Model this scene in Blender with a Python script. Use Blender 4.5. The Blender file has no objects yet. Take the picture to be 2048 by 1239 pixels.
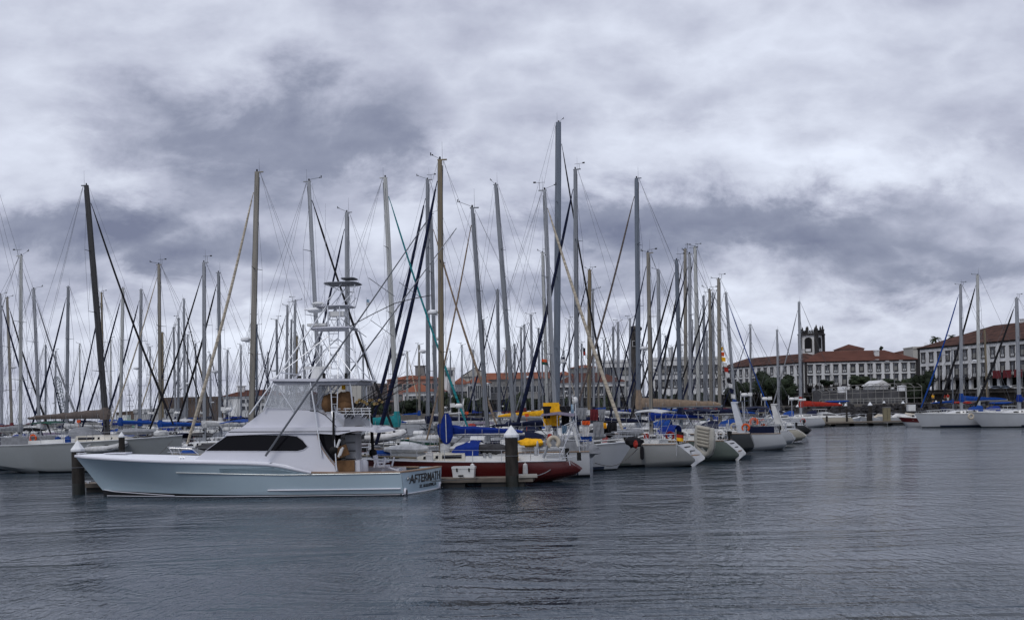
import bpy, math, random
from mathutils import Vector, Matrix
R = math.radians
random.seed(7)
scene = bpy.context.scene
COL = scene.collection

# ------------------------------------------------------------------ camera, sky, sun, exposure
F = 2048.0; HX = 1024.0; HY = 812.0; EYE = 3.9; ROLL = R(1.26)
cam_d = bpy.data.cameras.new("camera"); cam = bpy.data.objects.new("camera", cam_d); COL.objects.link(cam)
cam_d.sensor_width = 36; cam_d.lens = 36; cam_d.shift_y = (HY - 619.5) / 2048.0
cam_d.clip_start = 0.5; cam_d.clip_end = 12000
cam.matrix_world = Matrix.Translation((0, 0, EYE)) @ Matrix.Rotation(R(90), 4, 'X') @ Matrix.Rotation(-ROLL, 4, 'Z')
scene.camera = cam
scene.view_settings.view_transform = 'Standard'; scene.view_settings.look = 'None'
scene.view_settings.exposure = 0.0; scene.view_settings.gamma = 1.0
CR, SR = math.cos(ROLL), math.sin(ROLL)

def unroll(x, y):
    dx = x - HX; dy = y - HY
    return dx * CR - dy * SR, dx * SR + dy * CR
def px(x, y, Y):
    a, b = unroll(x, y)
    return Vector((a * Y / F, Y, EYE - b * Y / F))
def depth_of(x, y, z=0.0):
    return (EYE - z) * F / unroll(x, y)[1]

SUN_EL, SUN_AZ = R(48), R(215)
world = bpy.data.worlds.new("World"); scene.world = world; world.use_nodes = True
def make_world():
    nt = world.node_tree; N = nt.nodes; Lk = nt.links; N.clear()
    def m(op, a, b=None, c=None, clamp=False):
        n = N.new('ShaderNodeMath'); n.operation = op; n.use_clamp = clamp
        for i, v in enumerate((a, b, c)):
            if v is None: continue
            if isinstance(v, (int, float)): n.inputs[i].default_value = v
            else: Lk.new(v, n.inputs[i])
        return n.outputs[0]
    tc = N.new('ShaderNodeTexCoord'); sep = N.new('ShaderNodeSeparateXYZ'); Lk.new(tc.outputs['Generated'], sep.inputs[0])
    X, Y, Z = sep.outputs
    ay = m('MAXIMUM', m('ABSOLUTE', Y), 0.12)
    u = m('DIVIDE', X, ay); v = m('DIVIDE', m('MAXIMUM', Z, 0.0), ay)
    # cloud layer coordinates (a flat deck seen in perspective)
    zz = m('ADD', m('MAXIMUM', Z, 0.0), 0.42)
    cb = N.new('ShaderNodeCombineXYZ'); Lk.new(m('DIVIDE', X, zz), cb.inputs[0]); Lk.new(m('MULTIPLY', m('DIVIDE', Y, zz), 1.25), cb.inputs[1])
    def noise(vec, sc, det, rough, dist=0.0, w=0.0):
        n = N.new('ShaderNodeTexNoise'); n.inputs['Scale'].default_value = sc; n.inputs['Detail'].default_value = det
        n.inputs['Roughness'].default_value = rough; n.inputs['Distortion'].default_value = dist
        mp = N.new('ShaderNodeMapping'); mp.inputs['Location'].default_value = (w, w * 1.7, 0); Lk.new(vec, mp.inputs[0]); Lk.new(mp.outputs[0], n.inputs['Vector'])
        return n.outputs
    n1 = noise(cb.outputs[0], 1.9, 9, 0.55, 0.5, 3.1)
    n2 = noise(cb.outputs[0], 5.2, 7, 0.55, 0.3, 11.3)
    n3 = noise(cb.outputs[0], 11.0, 6, 0.62, 0.3, 5.0)
    bl1 = m('SUBTRACT', 1.0, m('ABSOLUTE', m('SUBTRACT', m('MULTIPLY', noise(cb.outputs[0], 4.4, 6, 0.5, 0.15, 21.0)[0], 2), 1.0)))
    # wobble for the large masses
    cuv = N.new('ShaderNodeCombineXYZ'); Lk.new(u, cuv.inputs[0]); Lk.new(m('MULTIPLY', v, 1.6), cuv.inputs[1])
    w1 = noise(cuv.outputs[0], 7.5, 8, 0.62, 0.3, 1.0); w2 = noise(cuv.outputs[0], 7.5, 8, 0.62, 0.3, 7.7)
    uu = m('ADD', u, m('MULTIPLY', m('SUBTRACT', w1[0], 0.5), 0.24))
    vv = m('ADD', v, m('MULTIPLY', m('SUBTRACT', w2[0], 0.5), 0.17))
    tot = m('ADD', 0.56, m('ADD', m('MULTIPLY', m('SUBTRACT', n1[0], 0.5), 0.62),
             m('ADD', m('MULTIPLY', m('SUBTRACT', n2[0], 0.5), 0.42), m('MULTIPLY', m('SUBTRACT', n3[0], 0.5), 0.16))))
    tot = m('ADD', tot, m('MULTIPLY', m('SUBTRACT', bl1, 0.80), 0.62))
    blobs = [(400,225,230,60,-.30),(600,290,230,65,-.26),(760,330,120,40,-.2),(850,300,60,30,-.12),(140,470,230,45,-.25),(380,480,200,60,-.36),
        (700,590,420,42,-.26),(80,610,200,30,-.2),(1080,440,150,40,-.30),(1320,420,260,45,-.30),(1700,410,260,45,-.22),
        (1520,480,230,40,-.30),(1750,525,350,62,-.28),(1980,560,160,45,-.18),(1300,180,220,60,-.12),(1150,600,160,40,-.2),(1980,270,120,60,-.1),
        (60,270,160,80,.22),(160,370,150,40,.16),(950,390,130,60,.22),(1470,270,240,70,.26),(1800,340,260,40,.22),
        (1480,560,100,50,.24),(1400,640,300,40,.22),(1900,620,200,35,.16),(330,650,300,70,.14),(800,690,400,60,.20),(350,560,110,35,.22),(650,500,160,45,.12),
        (1050,520,90,40,.16),(300,90,300,60,.10),(1100,60,500,60,.06),(1650,90,400,60,.08),(150,740,400,60,-.04),(1250,720,300,50,.15)]
    for bx, by, sx, sy, amp in blobs:
        a, b = unroll(bx, by)
        e1 = m('MULTIPLY', m('SUBTRACT', uu, a / F), F / sx / 1.25); e2 = m('MULTIPLY', m('SUBTRACT', vv, -b / F), F / sy / 1.25)
        r2 = m('ADD', m('MULTIPLY', e1, e1), m('MULTIPLY', e2, e2))
        g = m('POWER', 2.71828, m('MULTIPLY', r2, -1.0))
        tot = m('ADD', tot, m('MULTIPLY', g, amp))
    rp = N.new('ShaderNodeValToRGB'); cr = rp.color_ramp; Lk.new(tot, rp.inputs[0])
    cr.elements[0].position = 0.0; cr.elements[0].color = (.17, .19, .28, 1)
    cr.elements[1].position = 1.0; cr.elements[1].color = (.76, .81, .93, 1)
    for p, c in ((.28, (.265, .29, .385, 1)), (.52, (.435, .46, .57, 1)), (.75, (.60, .635, .745, 1))):
        e = cr.elements.new(p); e.color = c
    sky = N.new('ShaderNodeTexSky'); sky.sky_type = 'NISHITA'; sky.sun_disc = False
    sky.sun_elevation = SUN_EL; sky.sun_rotation = SUN_AZ
    bg1 = N.new('ShaderNodeBackground'); Lk.new(sky.outputs[0], bg1.inputs[0]); bg1.inputs[1].default_value = 0.05
    bg2 = N.new('ShaderNodeBackground'); Lk.new(rp.outputs[0], bg2.inputs[0]); bg2.inputs[1].default_value = 1.14
    mx = N.new('ShaderNodeMixShader'); mx.inputs[0].default_value = 0.94
    Lk.new(bg1.outputs[0], mx.inputs[1]); Lk.new(bg2.outputs[0], mx.inputs[2])
    out = N.new('ShaderNodeOutputWorld'); Lk.new(mx.outputs[0], out.inputs[0])
make_world()
sd = bpy.data.lights.new("sun", 'SUN'); sd.energy = 1.15; sd.angle = R(25); sd.color = (1, .96, .9)
sun = bpy.data.objects.new("sun", sd); COL.objects.link(sun)
sun.rotation_euler = (R(90) - SUN_EL, 0, R(-25)); sun.location = (0, 0, 100)

# ------------------------------------------------------------------ materials
MATS = {}
def mat(name, col, rough=.5, metal=0.0, var=.12, scale=3.0, bump=0.0, bscale=20.0, stretch=None, alpha=None, spec=None, dirt=0.0):
    if name in MATS: return MATS[name]
    m = bpy.data.materials.new(name); m.use_nodes = True; nt = m.node_tree; b = nt.nodes['Principled BSDF']
    b.inputs['Roughness'].default_value = rough; b.inputs['Metallic'].default_value = metal
    if spec is None and rough >= .7: spec = .18
    if spec is not None: b.inputs['Specular IOR Level'].default_value = spec
    tc = nt.nodes.new('ShaderNodeTexCoord'); mp = nt.nodes.new('ShaderNodeMapping')
    nt.links.new(tc.outputs['Object'], mp.inputs[0])
    if stretch: mp.inputs['Scale'].default_value = stretch
    n = nt.nodes.new('ShaderNodeTexNoise'); n.inputs['Scale'].default_value = scale; n.inputs['Detail'].default_value = 5
    nt.links.new(mp.outputs[0], n.inputs['Vector'])
    rp = nt.nodes.new('ShaderNodeValToRGB'); nt.links.new(n.outputs[0], rp.inputs[0])
    rp.color_ramp.elements[0].position = .3; rp.color_ramp.elements[1].position = .7
    lo = [max(0, c * (1 - var)) for c in col]; hi = [min(1, c * (1 + var * .7)) for c in col]
    if dirt: lo = [c * (1 - dirt) + d * dirt for c, d in zip(lo, (.12, .10, .07))]
    rp.color_ramp.elements[0].color = (*lo, 1); rp.color_ramp.elements[1].color = (*hi, 1)
    nt.links.new(rp.outputs[0], b.inputs['Base Color'])
    if bump:
        n2 = nt.nodes.new('ShaderNodeTexNoise'); n2.inputs['Scale'].default_value = bscale; n2.inputs['Detail'].default_value = 4
        nt.links.new(mp.outputs[0], n2.inputs['Vector'])
        bp = nt.nodes.new('ShaderNodeBump'); bp.inputs['Strength'].default_value = .6; bp.inputs['Distance'].default_value = bump
        nt.links.new(n2.outputs[0], bp.inputs['Height']); nt.links.new(bp.outputs[0], b.inputs['Normal'])
    if alpha is not None: b.inputs['Alpha'].default_value = alpha
    MATS[name] = m; return m

white = mat('gelcoat_white', (.62, .63, .63), .28, dirt=.05, scale=1.2)
offwhite = mat('gelcoat_cream', (.50, .48, .42), .4, dirt=.08)
deckm = mat('deck_grey_white', (.42, .43, .42), .6, dirt=.1, bump=.004)
fisher_blue = mat('ice_blue_hull', (.36, .46, .53), .12, var=.04, scale=.5)
fisher_blue.node_tree.nodes['Principled BSDF'].inputs['IOR'].default_value = 1.75
fisher_white = mat('fisher_white', (.56, .57, .63), .22, var=.04, scale=.6)
fisher_deck = mat('fisher_deck_white', (.80, .82, .87), .45, var=.05)
black = mat('black_paint', (.012, .012, .014), .4)
rubber = mat('black_rubber', (.012, .012, .012), .7)
glassd = mat('dark_tinted_glass', (.006, .006, .008), .08, var=.02, spec=.12)
vinyl = mat('clear_vinyl', (.55, .58, .62), .15, alpha=.35)
alu = mat('polished_aluminium', (.62, .64, .67), .32, metal=.6, var=.06)
alud = mat('anodised_aluminium', (.29, .305, .33), .42, metal=.35, var=.12, stretch=(1, 1, .15))
alud2 = mat('grey_spar_paint', (.19, .205, .23), .45, metal=.2, var=.12, stretch=(1, 1, .15))
alupale = mat('pale_spar_paint', (.40, .41, .40), .4, metal=.15, var=.1, stretch=(1, 1, .15))
spar_beige = mat('weathered_beige_spar', (.22, .205, .175), .5, metal=.1, var=.15, stretch=(1, 1, .15))
spar_tan = mat('varnished_tan_spar', (.17, .135, .080), .45, var=.3, stretch=(1, 1, .1), scale=6)
spar_dark = mat('carbon_black_spar', (.018, .018, .02), .5, var=.2)
spar_steel = mat('blue_grey_spar', (.125, .15, .19), .5, metal=.2, var=.1, stretch=(1, 1, .15))
steel = mat('stainless_steel', (.55, .56, .58), .25, metal=.8, var=.05)
wirem = mat('stainless_wire', (.10, .105, .12), .5, metal=.3)
rope = mat('rope_grey', (.10, .10, .10), .9)
teak = mat('teak', (.26, .17, .11), .6, var=.25, scale=8, stretch=(1, 8, 8))
pilem = mat('weathered_pile', (.030, .027, .025), .8, var=.5, scale=4, bump=.02, bscale=8, stretch=(1, 1, .3))
capm = mat('white_cap_plastic', (.72, .74, .77), .4, dirt=.05)
concrete = mat('concrete', (.28, .27, .25), .8, var=.25, scale=1.5, bump=.01)
plank = mat('grey_planks', (.20, .17, .14), .8, var=.3, scale=3, stretch=(.3, 6, 1), bump=.01)
fabric = {}
fabric_c = dict(navy=(.007, .011, .036), black=(.012, .012, .015), cream=(.46, .41, .33), royal=(.006, .026, .19), teal=(.02, .20, .22),
        tan=(.25, .19, .14), grey=(.22, .23, .25), pale=(.50, .51, .52), red=(.33, .03, .02), yellow=(.80, .42, .02), blue=(.008, .05, .24),
        taupe=(.12, .10, .092), maroon=(.12, .02, .025), darkgrey=(.05, .05, .055), brown=(.16, .09, .045), white=(.6, .6, .6), green=(.01, .06, .04),
        orange=(.6, .09, .02), lightblue=(.25, .38, .5), lilac=(.16, .14, .19))
for nme, c in fabric_c.items():
    fabric[nme] = mat('canvas_' + nme, c, .85, var=.22, scale=5, bump=.012, bscale=5)

# ------------------------------------------------------------------ mesh helpers
class MB:
    def __init__(s): s.v = []; s.f = []; s.m = []
    def add(s, vs, fs, mi=0):
        o = len(s.v); s.v += [tuple(p) for p in vs]; s.f += [tuple(o + i for i in f) for f in fs]
        s.m += ([mi] * len(fs) if isinstance(mi, int) else list(mi)); return s
    def box(s, c, d, rz=0, mi=0, ry=0, rx=0):
        M = Matrix.Rotation(rz, 3, 'Z') @ Matrix.Rotation(ry, 3, 'Y') @ Matrix.Rotation(rx, 3, 'X'); c = Vector(c)
        vs = [c + M @ Vector((x * d[0] / 2, y * d[1] / 2, z * d[2] / 2)) for x in (-1, 1) for y in (-1, 1) for z in (-1, 1)]
        return s.add(vs, [(0, 1, 3, 2), (4, 6, 7, 5), (0, 4, 5, 1), (2, 3, 7, 6), (0, 2, 6, 4), (1, 5, 7, 3)], mi)
    def loft(s, rings, c0=True, c1=True, closed=True, mi=0):
        n = len(rings[0]); vs = [p for r in rings for p in r]; fs = []; ms = []
        for i in range(len(rings) - 1):
            for j in range(n if closed else n - 1):
                k = (j + 1) % n
                fs.append((i * n + j, i * n + k, (i + 1) * n + k, (i + 1) * n + j)); ms.append(mi if isinstance(mi, int) else mi[j])
        if c0: fs.append(tuple(range(n))[::-1]); ms.append(0 if isinstance(mi, int) else mi[-1])
        if c1: fs.append(tuple((len(rings) - 1) * n + j for j in range(n))); ms.append(0 if isinstance(mi, int) else mi[-1])
        return s.add(vs, fs, ms)
    def tube(s, a, b, r0, r1=None, n=6, mi=0, oval=1.0):
        a = Vector(a); b = Vector(b); r1 = r0 if r1 is None else r1; d = (b - a)
        if d.length < 1e-6: return s
        d.normalize(); up = Vector((1, 0, 0)) if abs(d.x) < .9 else Vector((0, 1, 0))
        e2 = d.cross(up).normalized(); e1 = e2.cross(d).normalized()
        rg = lambda p, r: [p + e1 * (r * math.cos(2 * math.pi * k / n)) + e2 * (r * oval * math.sin(2 * math.pi * k / n)) for k in range(n)]
        return s.loft([rg(a, r0), rg(b, r1)], mi=mi)
    def path(s, pts, r, n=6, mi=0):
        for a, b in zip(pts[:-1], pts[1:]): s.tube(a, b, r, n=n, mi=mi)
        return s
    def ball(s, c, r, n=10, m=6, sc=(1, 1, 1), mi=0):
        c = Vector(c); rings = []
        for i in range(1, m):
            a = math.pi * i / m
            rings.append([c + Vector((r * sc[0] * math.sin(a) * math.cos(2 * math.pi * j / n), r * sc[1] * math.sin(a) * math.sin(2 * math.pi * j / n), -r * sc[2] * math.cos(a))) for j in range(n)])
        return s.loft(rings, mi=mi)
    def lathe(s, c, prof, n=12, mi=0):
        c = Vector(c)
        return s.loft([[c + Vector((max(r, .001) * math.cos(2 * math.pi * j / n), max(r, .001) * math.sin(2 * math.pi * j / n), z)) for j in range(n)] for r, z in prof], mi=mi)
    def ring(s, c, R_, r, axis='Z', n=16, k=6, mi=0, arc=2 * math.pi, a0=0):
        c = Vector(c); rings = []
        cnt = n if arc > 6.2 else n + 1
        for i in range(cnt):
            a = a0 + arc * i / n; rg = []
            for j in range(k):
                b = 2 * math.pi * j / k; rr = R_ + r * math.cos(b); h = r * math.sin(b)
                p = Vector((rr * math.cos(a), rr * math.sin(a), h))
                if axis == 'X': p = Vector((h, p.x, p.y))
                if axis == 'Y': p = Vector((p.x, h, p.y))
                rg.append(c + p)
            rings.append(rg)
        if arc > 6.2: rings.append(rings[0]); return s.loft(rings, False, False, mi=mi)
        return s.loft(rings, mi=mi)
    def prism(s, pts, y0, y1, mi=0, inset=0, top_z=None):
        """polygon in x,z extruded between y0 and y1"""
        return s.loft([[(p[0], y0, p[1]) for p in pts], [(p[0], y1, p[1]) for p in pts]], mi=mi)
    def build(s, name, mats, parent=None, smooth=False, origin=None, kind=None):
        me = bpy.data.meshes.new(name); me.from_pydata(s.v, [], s.f)
        mats = mats if isinstance(mats, (list, tuple)) else [mats]
        for m in mats: me.materials.append(m)
        if any(s.m): me.polygons.foreach_set('material_index', s.m)
        me.update()
        if smooth:
            try: me.shade_auto_smooth
            except Exception: pass
            me.polygons.foreach_set('use_smooth', [True] * len(me.polygons))
            me.set_sharp_from_angle(angle=R(38)) if hasattr(me, 'set_sharp_from_angle') else None
        import bmesh
        bm = bmesh.new(); bm.from_mesh(me); bmesh.ops.recalc_face_normals(bm, faces=bm.faces); bm.to_mesh(me); bm.free()
        o = bpy.data.objects.new(name, me); COL.objects.link(o)
        if parent: o.parent = parent
        if origin is not None: o.location = origin
        if kind: o['kind'] = kind
        return o
def thing(name, label, cat, loc=(0, 0, 0), rz=0, group=None):
    o = bpy.data.objects.new(name, None); COL.objects.link(o); o.location = loc; o.rotation_euler = (0, 0, rz); o.empty_display_size = .3
    o['label'] = label; o['category'] = cat
    if group: o['group'] = group
    return o
def tag(o, label, cat, group=None):
    o['label'] = label; o['category'] = cat
    if group: o['group'] = group
    return o
def copy_tree(o, parent=None):
    c = o.copy(); COL.objects.link(c); c.parent = parent
    for ch in list(o.children): copy_tree(ch, c)
    return c
def text_mesh(body, size, shear=0, extrude=.004, offset=0, space=1.0):
    cu = bpy.data.curves.new('t', 'FONT'); cu.body = body; cu.size = size; cu.shear = shear; cu.extrude = extrude; cu.offset = offset
    cu.space_character = space; cu.align_x = 'CENTER'; cu.resolution_u = 3
    o = bpy.data.objects.new('t', cu); COL.objects.link(o); dg = bpy.context.evaluated_depsgraph_get(); dg.update()
    me = bpy.data.meshes.new_from_object(o.evaluated_get(dg)); bpy.data.objects.remove(o); return me

# ------------------------------------------------------------------ water, ground, quay
def make_water():
    m = bpy.data.materials.new('harbour_water'); m.use_nodes = True; nt = m.node_tree; N = nt.nodes; Lk = nt.links
    b = N['Principled BSDF']; b.inputs['Base Color'].default_value = (.022, .038, .056, 1)
    b.inputs['Roughness'].default_value = .04; b.inputs['IOR'].default_value = 1.42
    geo = N.new('ShaderNodeNewGeometry')
    def nz(sc, st, det, rough, dist):
        mp = N.new('ShaderNodeMapping'); mp.inputs['Scale'].default_value = st; Lk.new(geo.outputs['Position'], mp.inputs[0])
        n = N.new('ShaderNodeTexNoise'); n.inputs['Scale'].default_value = sc; n.inputs['Detail'].default_value = det
        n.inputs['Roughness'].default_value = rough; n.inputs['Distortion'].default_value = dist; Lk.new(mp.outputs[0], n.inputs['Vector']); return n.outputs[0]
    a = nz(2.6, (2.8, 1, 1), 3, .55, .5); c = nz(1.05, (2.8, 1, 1), 3, .5, .8); e = nz(.30, (2, 1.4, 1), 2, .5, .5); d = nz(6.5, (1.4, 1, 1), 2, .6, .3); g = nz(.05, (1, 2.6, 1), 5, .6, .9)
    def mm(op, x, y):
        n = N.new('ShaderNodeMath'); n.operation = op
        for i, v in enumerate((x, y)):
            if isinstance(v, (int, float)): n.inputs[i].default_value = v
            else: Lk.new(v, n.inputs[i])
        return n.outputs[0]
    amp = mm('ADD', .55, mm('MULTIPLY', mm('MAXIMUM', mm('SUBTRACT', g, .42), 0), 5.0))
    h = mm('MULTIPLY', mm('ADD', mm('ADD', mm('MULTIPLY', a, .15), mm('MULTIPLY', c, .24)), mm('ADD', mm('MULTIPLY', d, .035), mm('MULTIPLY', e, .28))), amp)
    bp = N.new('ShaderNodeBump'); bp.inputs['Strength'].default_value = 1.0; bp.inputs['Distance'].default_value = .36
    Lk.new(h, bp.inputs['Height']); Lk.new(bp.outputs[0], b.inputs['Normal'])
    mb = MB(); mb.add([(-4000, 6, 0), (4000, 6, 0), (4000, 9000, 0), (-4000, 9000, 0)], [(0, 1, 2, 3)])
    o = mb.build('water', m); o['kind'] = 'structure'
    return m
make_water()

def rnd(a, b): return random.uniform(a, b)
# ------------------------------------------------------------------ sailing yachts
def hull_rings(L, B, fs, fb, ws=.72, counter=.3, rb=.9, rs=.5, n=15, xs=None):
    """stations from stern to bow; returns ring list (port deck edge -> keel -> starboard deck edge)"""
    xs = -.58 * L if xs is None else xs; xb = xs + L; rings = []; edge = []
    for i in range(n):
        t = i / (n - 1)
        if t < .45: b = B / 2 * (ws + (1 - ws) * math.sin(math.pi / 2 * t / .45))
        else: b = B / 2 * math.cos(math.pi / 2 * ((t - .45) / .55) ** 1.55)
        b = max(b, .03); sheer = fs + (fb - fs) * t ** 1.6
        g = max(0, 1 - t / .32) ** 1.3
        pts = []
        for zf, fr in ((1, 1), (.93, .995), (.5, .96), (.17, .88), (.06, .85), (-.25, .6), (-.5, .02)):
            z = zf * sheer if zf > 0 else zf
            fr2 = fr * (1 - .30 * t ** 3 * (1 - max(z, 0) / sheer))
            z2 = sheer - (sheer - z) * (1 - counter * g)
            k = 1 - z / sheer
            ks = (max(k, 0) ** .72 if zf > .1 else (.86 if zf > 0 else .62 - zf * -.2)) if rs > 0 else k
            x = xs + L * t - rb * k * t ** 7 - rs * ks * (1 - t) ** 7
            pts.append((x, b * fr2, z2))
        rings.append([Vector(p) for p in pts] + [Vector((p[0], -p[1], p[2])) for p in reversed(pts)])
        edge.append((pts[0][0], b, sheer))
    return rings, edge
HULLC = dict(white=(.42, .44, .47), lightgrey=(.24, .25, .255), grey=(.15, .16, .17), darkgrey=(.045, .05, .055), red=(.075, .007, .008), green=(.10, .125, .115),
             black=(.02, .022, .025), cream=(.42, .40, .34), navy=(.015, .025, .06), softgrey=(.22, .24, .25))
def hullmat(c): return mat('topsides_' + c, HULLC[c], .22, var=.05, scale=.8, dirt=.05)
red_anti = mat('antifouling_red', (.10, .02, .015), .7); dark_anti = mat('antifouling_dark', (.015, .02, .025), .7)
band_dark = mat('boot_band_navy', (.02, .03, .06), .4); band_white = mat('boot_band_white', (.5, .5, .5), .4); band_grey = mat('boot_band_grey', (.11, .13, .13), .4)

def sailboat(L=12, B=3.8, M=17, lean=0., hull='white', mastm=alud, mw=.14, furl='navy', fr=.07, J=None, cover='navy', boom=None, lod=0,
             label='', group='sailing yachts moored in the marina', loc=(0, 0, 0), rz=0, fs=1.1, fb=1.4, counter=.3, rs=.5, rb=.9, band=band_dark,
             transom=None, cabin=True, spr=2, hood=None, bimini=None, radar=None, gen=False, boomz=1.35, wire=.009, seed=0, mainfurl=False,
             arch=False, ws=.72, fr_len=.93, topgear=True, solar=False, windows=True, ladder=False, dodger=True, namepl=None, coverh=.34, shroud_only=False, mizzen=None):
    rg = random.Random(seed); u = rg.uniform
    name = 'sailing_yacht'
    T = thing(name, label, 'sailboat', loc, rz, group)
    rings, edge = hull_rings(L, B, fs, fb, ws, counter, rb, rs, n=17 if lod == 0 else 11)
    hm = hullmat(hull); mb = MB()
    k = len(rings[0]); mi = []
    for j in range(k):
        jj = j if j < 7 else k - 2 - j
        mi.append([4, 0, 0, 1, 2, 2, 2][min(jj, 6)] if j != k - 1 else 3)
    mb.loft(rings, mi=mi)
    for fi, f_ in enumerate(mb.f):
        if mb.m[fi] in (1, 2) and max(mb.v[q][2] for q in f_) > (.20 if mb.m[fi] == 1 else .12) + (.06 * fs): mb.m[fi] = 0
    tm = transom or hm
    mb.build('hull', [hm, band, dark_anti, tm, mat('rub_strake_' + hull, [c * .75 for c in HULLC[hull]], .4)], T, smooth=True)
    def zs(x):
        t = min(max((x - edge[0][0]) / L, 0), 1); return fs + (fb - fs) * t ** 1.6
    def hb(x):
        t = min(max((x - edge[0][0]) / L, 0), 1)
        if t < .45: return B / 2 * (ws + (1 - ws) * math.sin(math.pi / 2 * t / .45))
        return max(.03, B / 2 * math.cos(math.pi / 2 * ((t - .45) / .55) ** 1.55))
    # deck
    mb = MB(); rr = [[Vector((x, b * f, z + .012 + .07 * (1 - f * f))) for f in (1, .6, 0, -.6, -1)] for x, b, z in edge]
    mb.loft(rr, False, False, closed=False); mb.build('deck', deckm, T, smooth=True)
    if lod < 2:
        mb = MB()
        tm_ = alu if u(0, 1) < .5 else teak
        for sg in (1, -1):
            mb = MB(); mb.path([(x, b * sg * .985, z + .04) for x, b, z in edge], .028, n=4); mb.build('toe_rail', tm_, T)
    xb = edge[-1][0]; xs = edge[0][0]
    # coachroof
    if cabin:
        xa, xf = -.13 * L, .17 * L; h = .40 if lod < 2 else .42; wA, wF = B * .33, B * .16
        base = zs(0) + .05
        prof = [(xa, wA, 0), (xa + .05, wA * .96, h), (xa + (xf - xa) * .5, wA * .9, h * .95), (xf - .1 * L, wA * .7, h * .72), (xf, wF, 0.02)]
        mb = MB(); rgs = []
        for x, w, hh in prof:
            wb = hb(x) * .68 if x < xf else wF
            rgs.append([Vector((x, wb, base - .05)), Vector((x, w, base + hh * .85)), Vector((x, w * .8, base + hh)), Vector((x, -w * .8, base + hh)), Vector((x, -w, base + hh * .85)), Vector((x, -wb, base - .05))])
        mb.loft(rgs); cab = mb.build('coachroof', white if u(0, 1) < .8 else offwhite, T, smooth=True)
        if windows:
            for sg in (1, -1):
                mb = MB()
                for (fa, fb_) in ((.06, .36), (.42, .66)):
                    q = []
                    for f in (fa, fb_):
                        x = xa + (xf - xa) * f; i = 0
                        while i < 3 and prof[i + 1][0] < x: i += 1
                        a, b = prof[i], prof[i + 1]; tt = (x - a[0]) / (b[0] - a[0]); w = a[1] + (b[1] - a[1]) * tt; hh = a[2] + (b[2] - a[2]) * tt
                        wb = hb(x) * .68
                        for zz in (.30, .72):
                            ww = wb + (w - wb) * (zz * hh + .05) / (hh * .85 + .05); q.append(Vector((x, sg * (ww + .012), base + zz * hh)))
                    off = Vector((0, sg * .02, 0))
                    mb.loft([[q[0], q[2], q[3], q[1]], [q[0] + off, q[2] + off, q[3] + off, q[1] + off]])
                mb.build('window', glassd, cab)
        # cockpit coamings
        mb = MB()
        for sg in (1, -1): mb.loft([[Vector((x, sg * (hb(x) * .62 + d), z0 + zz)) for d, zz in ((-.1, 0), (.12, 0), (.06, .3), (-.06, .3))] for x, z0 in ((xa, zs(xa)), (xs + .10 * L, zs(xs)))])
        mb.build('cockpit_coaming', white, T)
    # mast
    dz = zs(0) + .05; top = Vector((lean, 0, M))
    def mp(z): return Vector((lean * (z - dz) / (M - dz), 0, z))
    mb = MB(); nn = 10 if lod == 0 else 8
    segs = [dz, dz + (M - dz) * .5, dz + (M - dz) * .85, M]; rad = [mw, mw, mw * .95, mw * .80]
    mb.loft([[mp(z) + Vector((r * math.cos(2 * math.pi * q / nn), r * .68 * math.sin(2 * math.pi * q / nn), 0)) for q in range(nn)] for z, r in zip(segs, rad)])
    if lod == 0:
        mb.box(mp(M) + Vector((-.12, 0, .0)), (.5, .09, .06))
    else: mb.box(mp(M), (.45, .08, .06))
    mast = mb.build('mast', mastm, T, smooth=True)
    if lod < 2:  # sail track and winches on the mast
        mb = MB(); mb.tube(mp(dz + .4) + Vector((-mw * 1.02, 0, 0)), mp(M - .3) + Vector((-mw * .85, 0, 0)), .022, n=4)
        for z in (1.0, 1.25): mb.tube(mp(dz + z), mp(dz + z) + Vector((0, -mw * 1.8, 0)), .06, n=6); mb.tube(mp(dz + z), mp(dz + z) + Vector((0, mw * 1.8, 0)), .06, n=6)
        mb.build('mast_fittings', rubber, mast)
    if topgear:
        mb = MB(); rr_ = max(.010, wire * 1.15); s_ = 1
        if u(0, 1) < .65:
            ax, az = u(.4, .8), u(.12, .4); mb.path([mp(M), mp(M) + Vector((.12, 0, .12)), mp(M) + Vector((ax, .1, az))], rr_, 4)
            mb.box(mp(M) + Vector((ax + .04, .1, az + .05)), (.05, .02, .16)); mb.ball(mp(M) + Vector((ax - .05, .1, az)), .045, 6, 4)
        mb.tube(mp(M) + Vector((-.12, -.05, 0)), mp(M) + Vector((-.12, -.05, u(.55, 1.1))), rr_ * .8, .004, 4)
        if u(0, 1) < .55:
            zz = u(.2, .55); mb.tube(mp(M) + Vector((-.3, .05, 0)), mp(M) + Vector((-.3, .05, zz)), rr_, n=4); mb.tube(mp(M) + Vector((-.62, .05, zz)), mp(M) + Vector((.02, .05, zz)), rr_, n=4); mb.box(mp(M) + Vector((-.6, .05, zz + .02)), (.16, .015, .09))
        mb.tube(mp(M), mp(M) + Vector((0, 0, .16)), .05, n=6)
        mb.build('masthead_instruments', rubber, mast)
    # boom and sail cover
    bl = boom or .37 * L; bz = dz + boomz
    if cover != 'none':
        mb = MB(); mb.tube(mp(bz) + Vector((-.1, 0, 0)), Vector((-bl, 0, bz - .02 + u(-.05, .12))), .075, n=8, oval=1)
        bo = mb.build('boom', mastm if mastm not in (spar_tan,) else alud, T, smooth=True)
        mb = MB(); mb.tube((-bl * .75, 0, bz - .1), (-bl * .62, 0, dz + .3), wire * 1.2, n=4); mb.tube((-bl, 0, bz), mp(M) + Vector((-.2, 0, 0)), wire * .9, n=3); mb.tube((-bl * .3, 0, bz), mp(dz + .2), .02, n=4)
        mb.build('boom_tackle', rope, bo)
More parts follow.
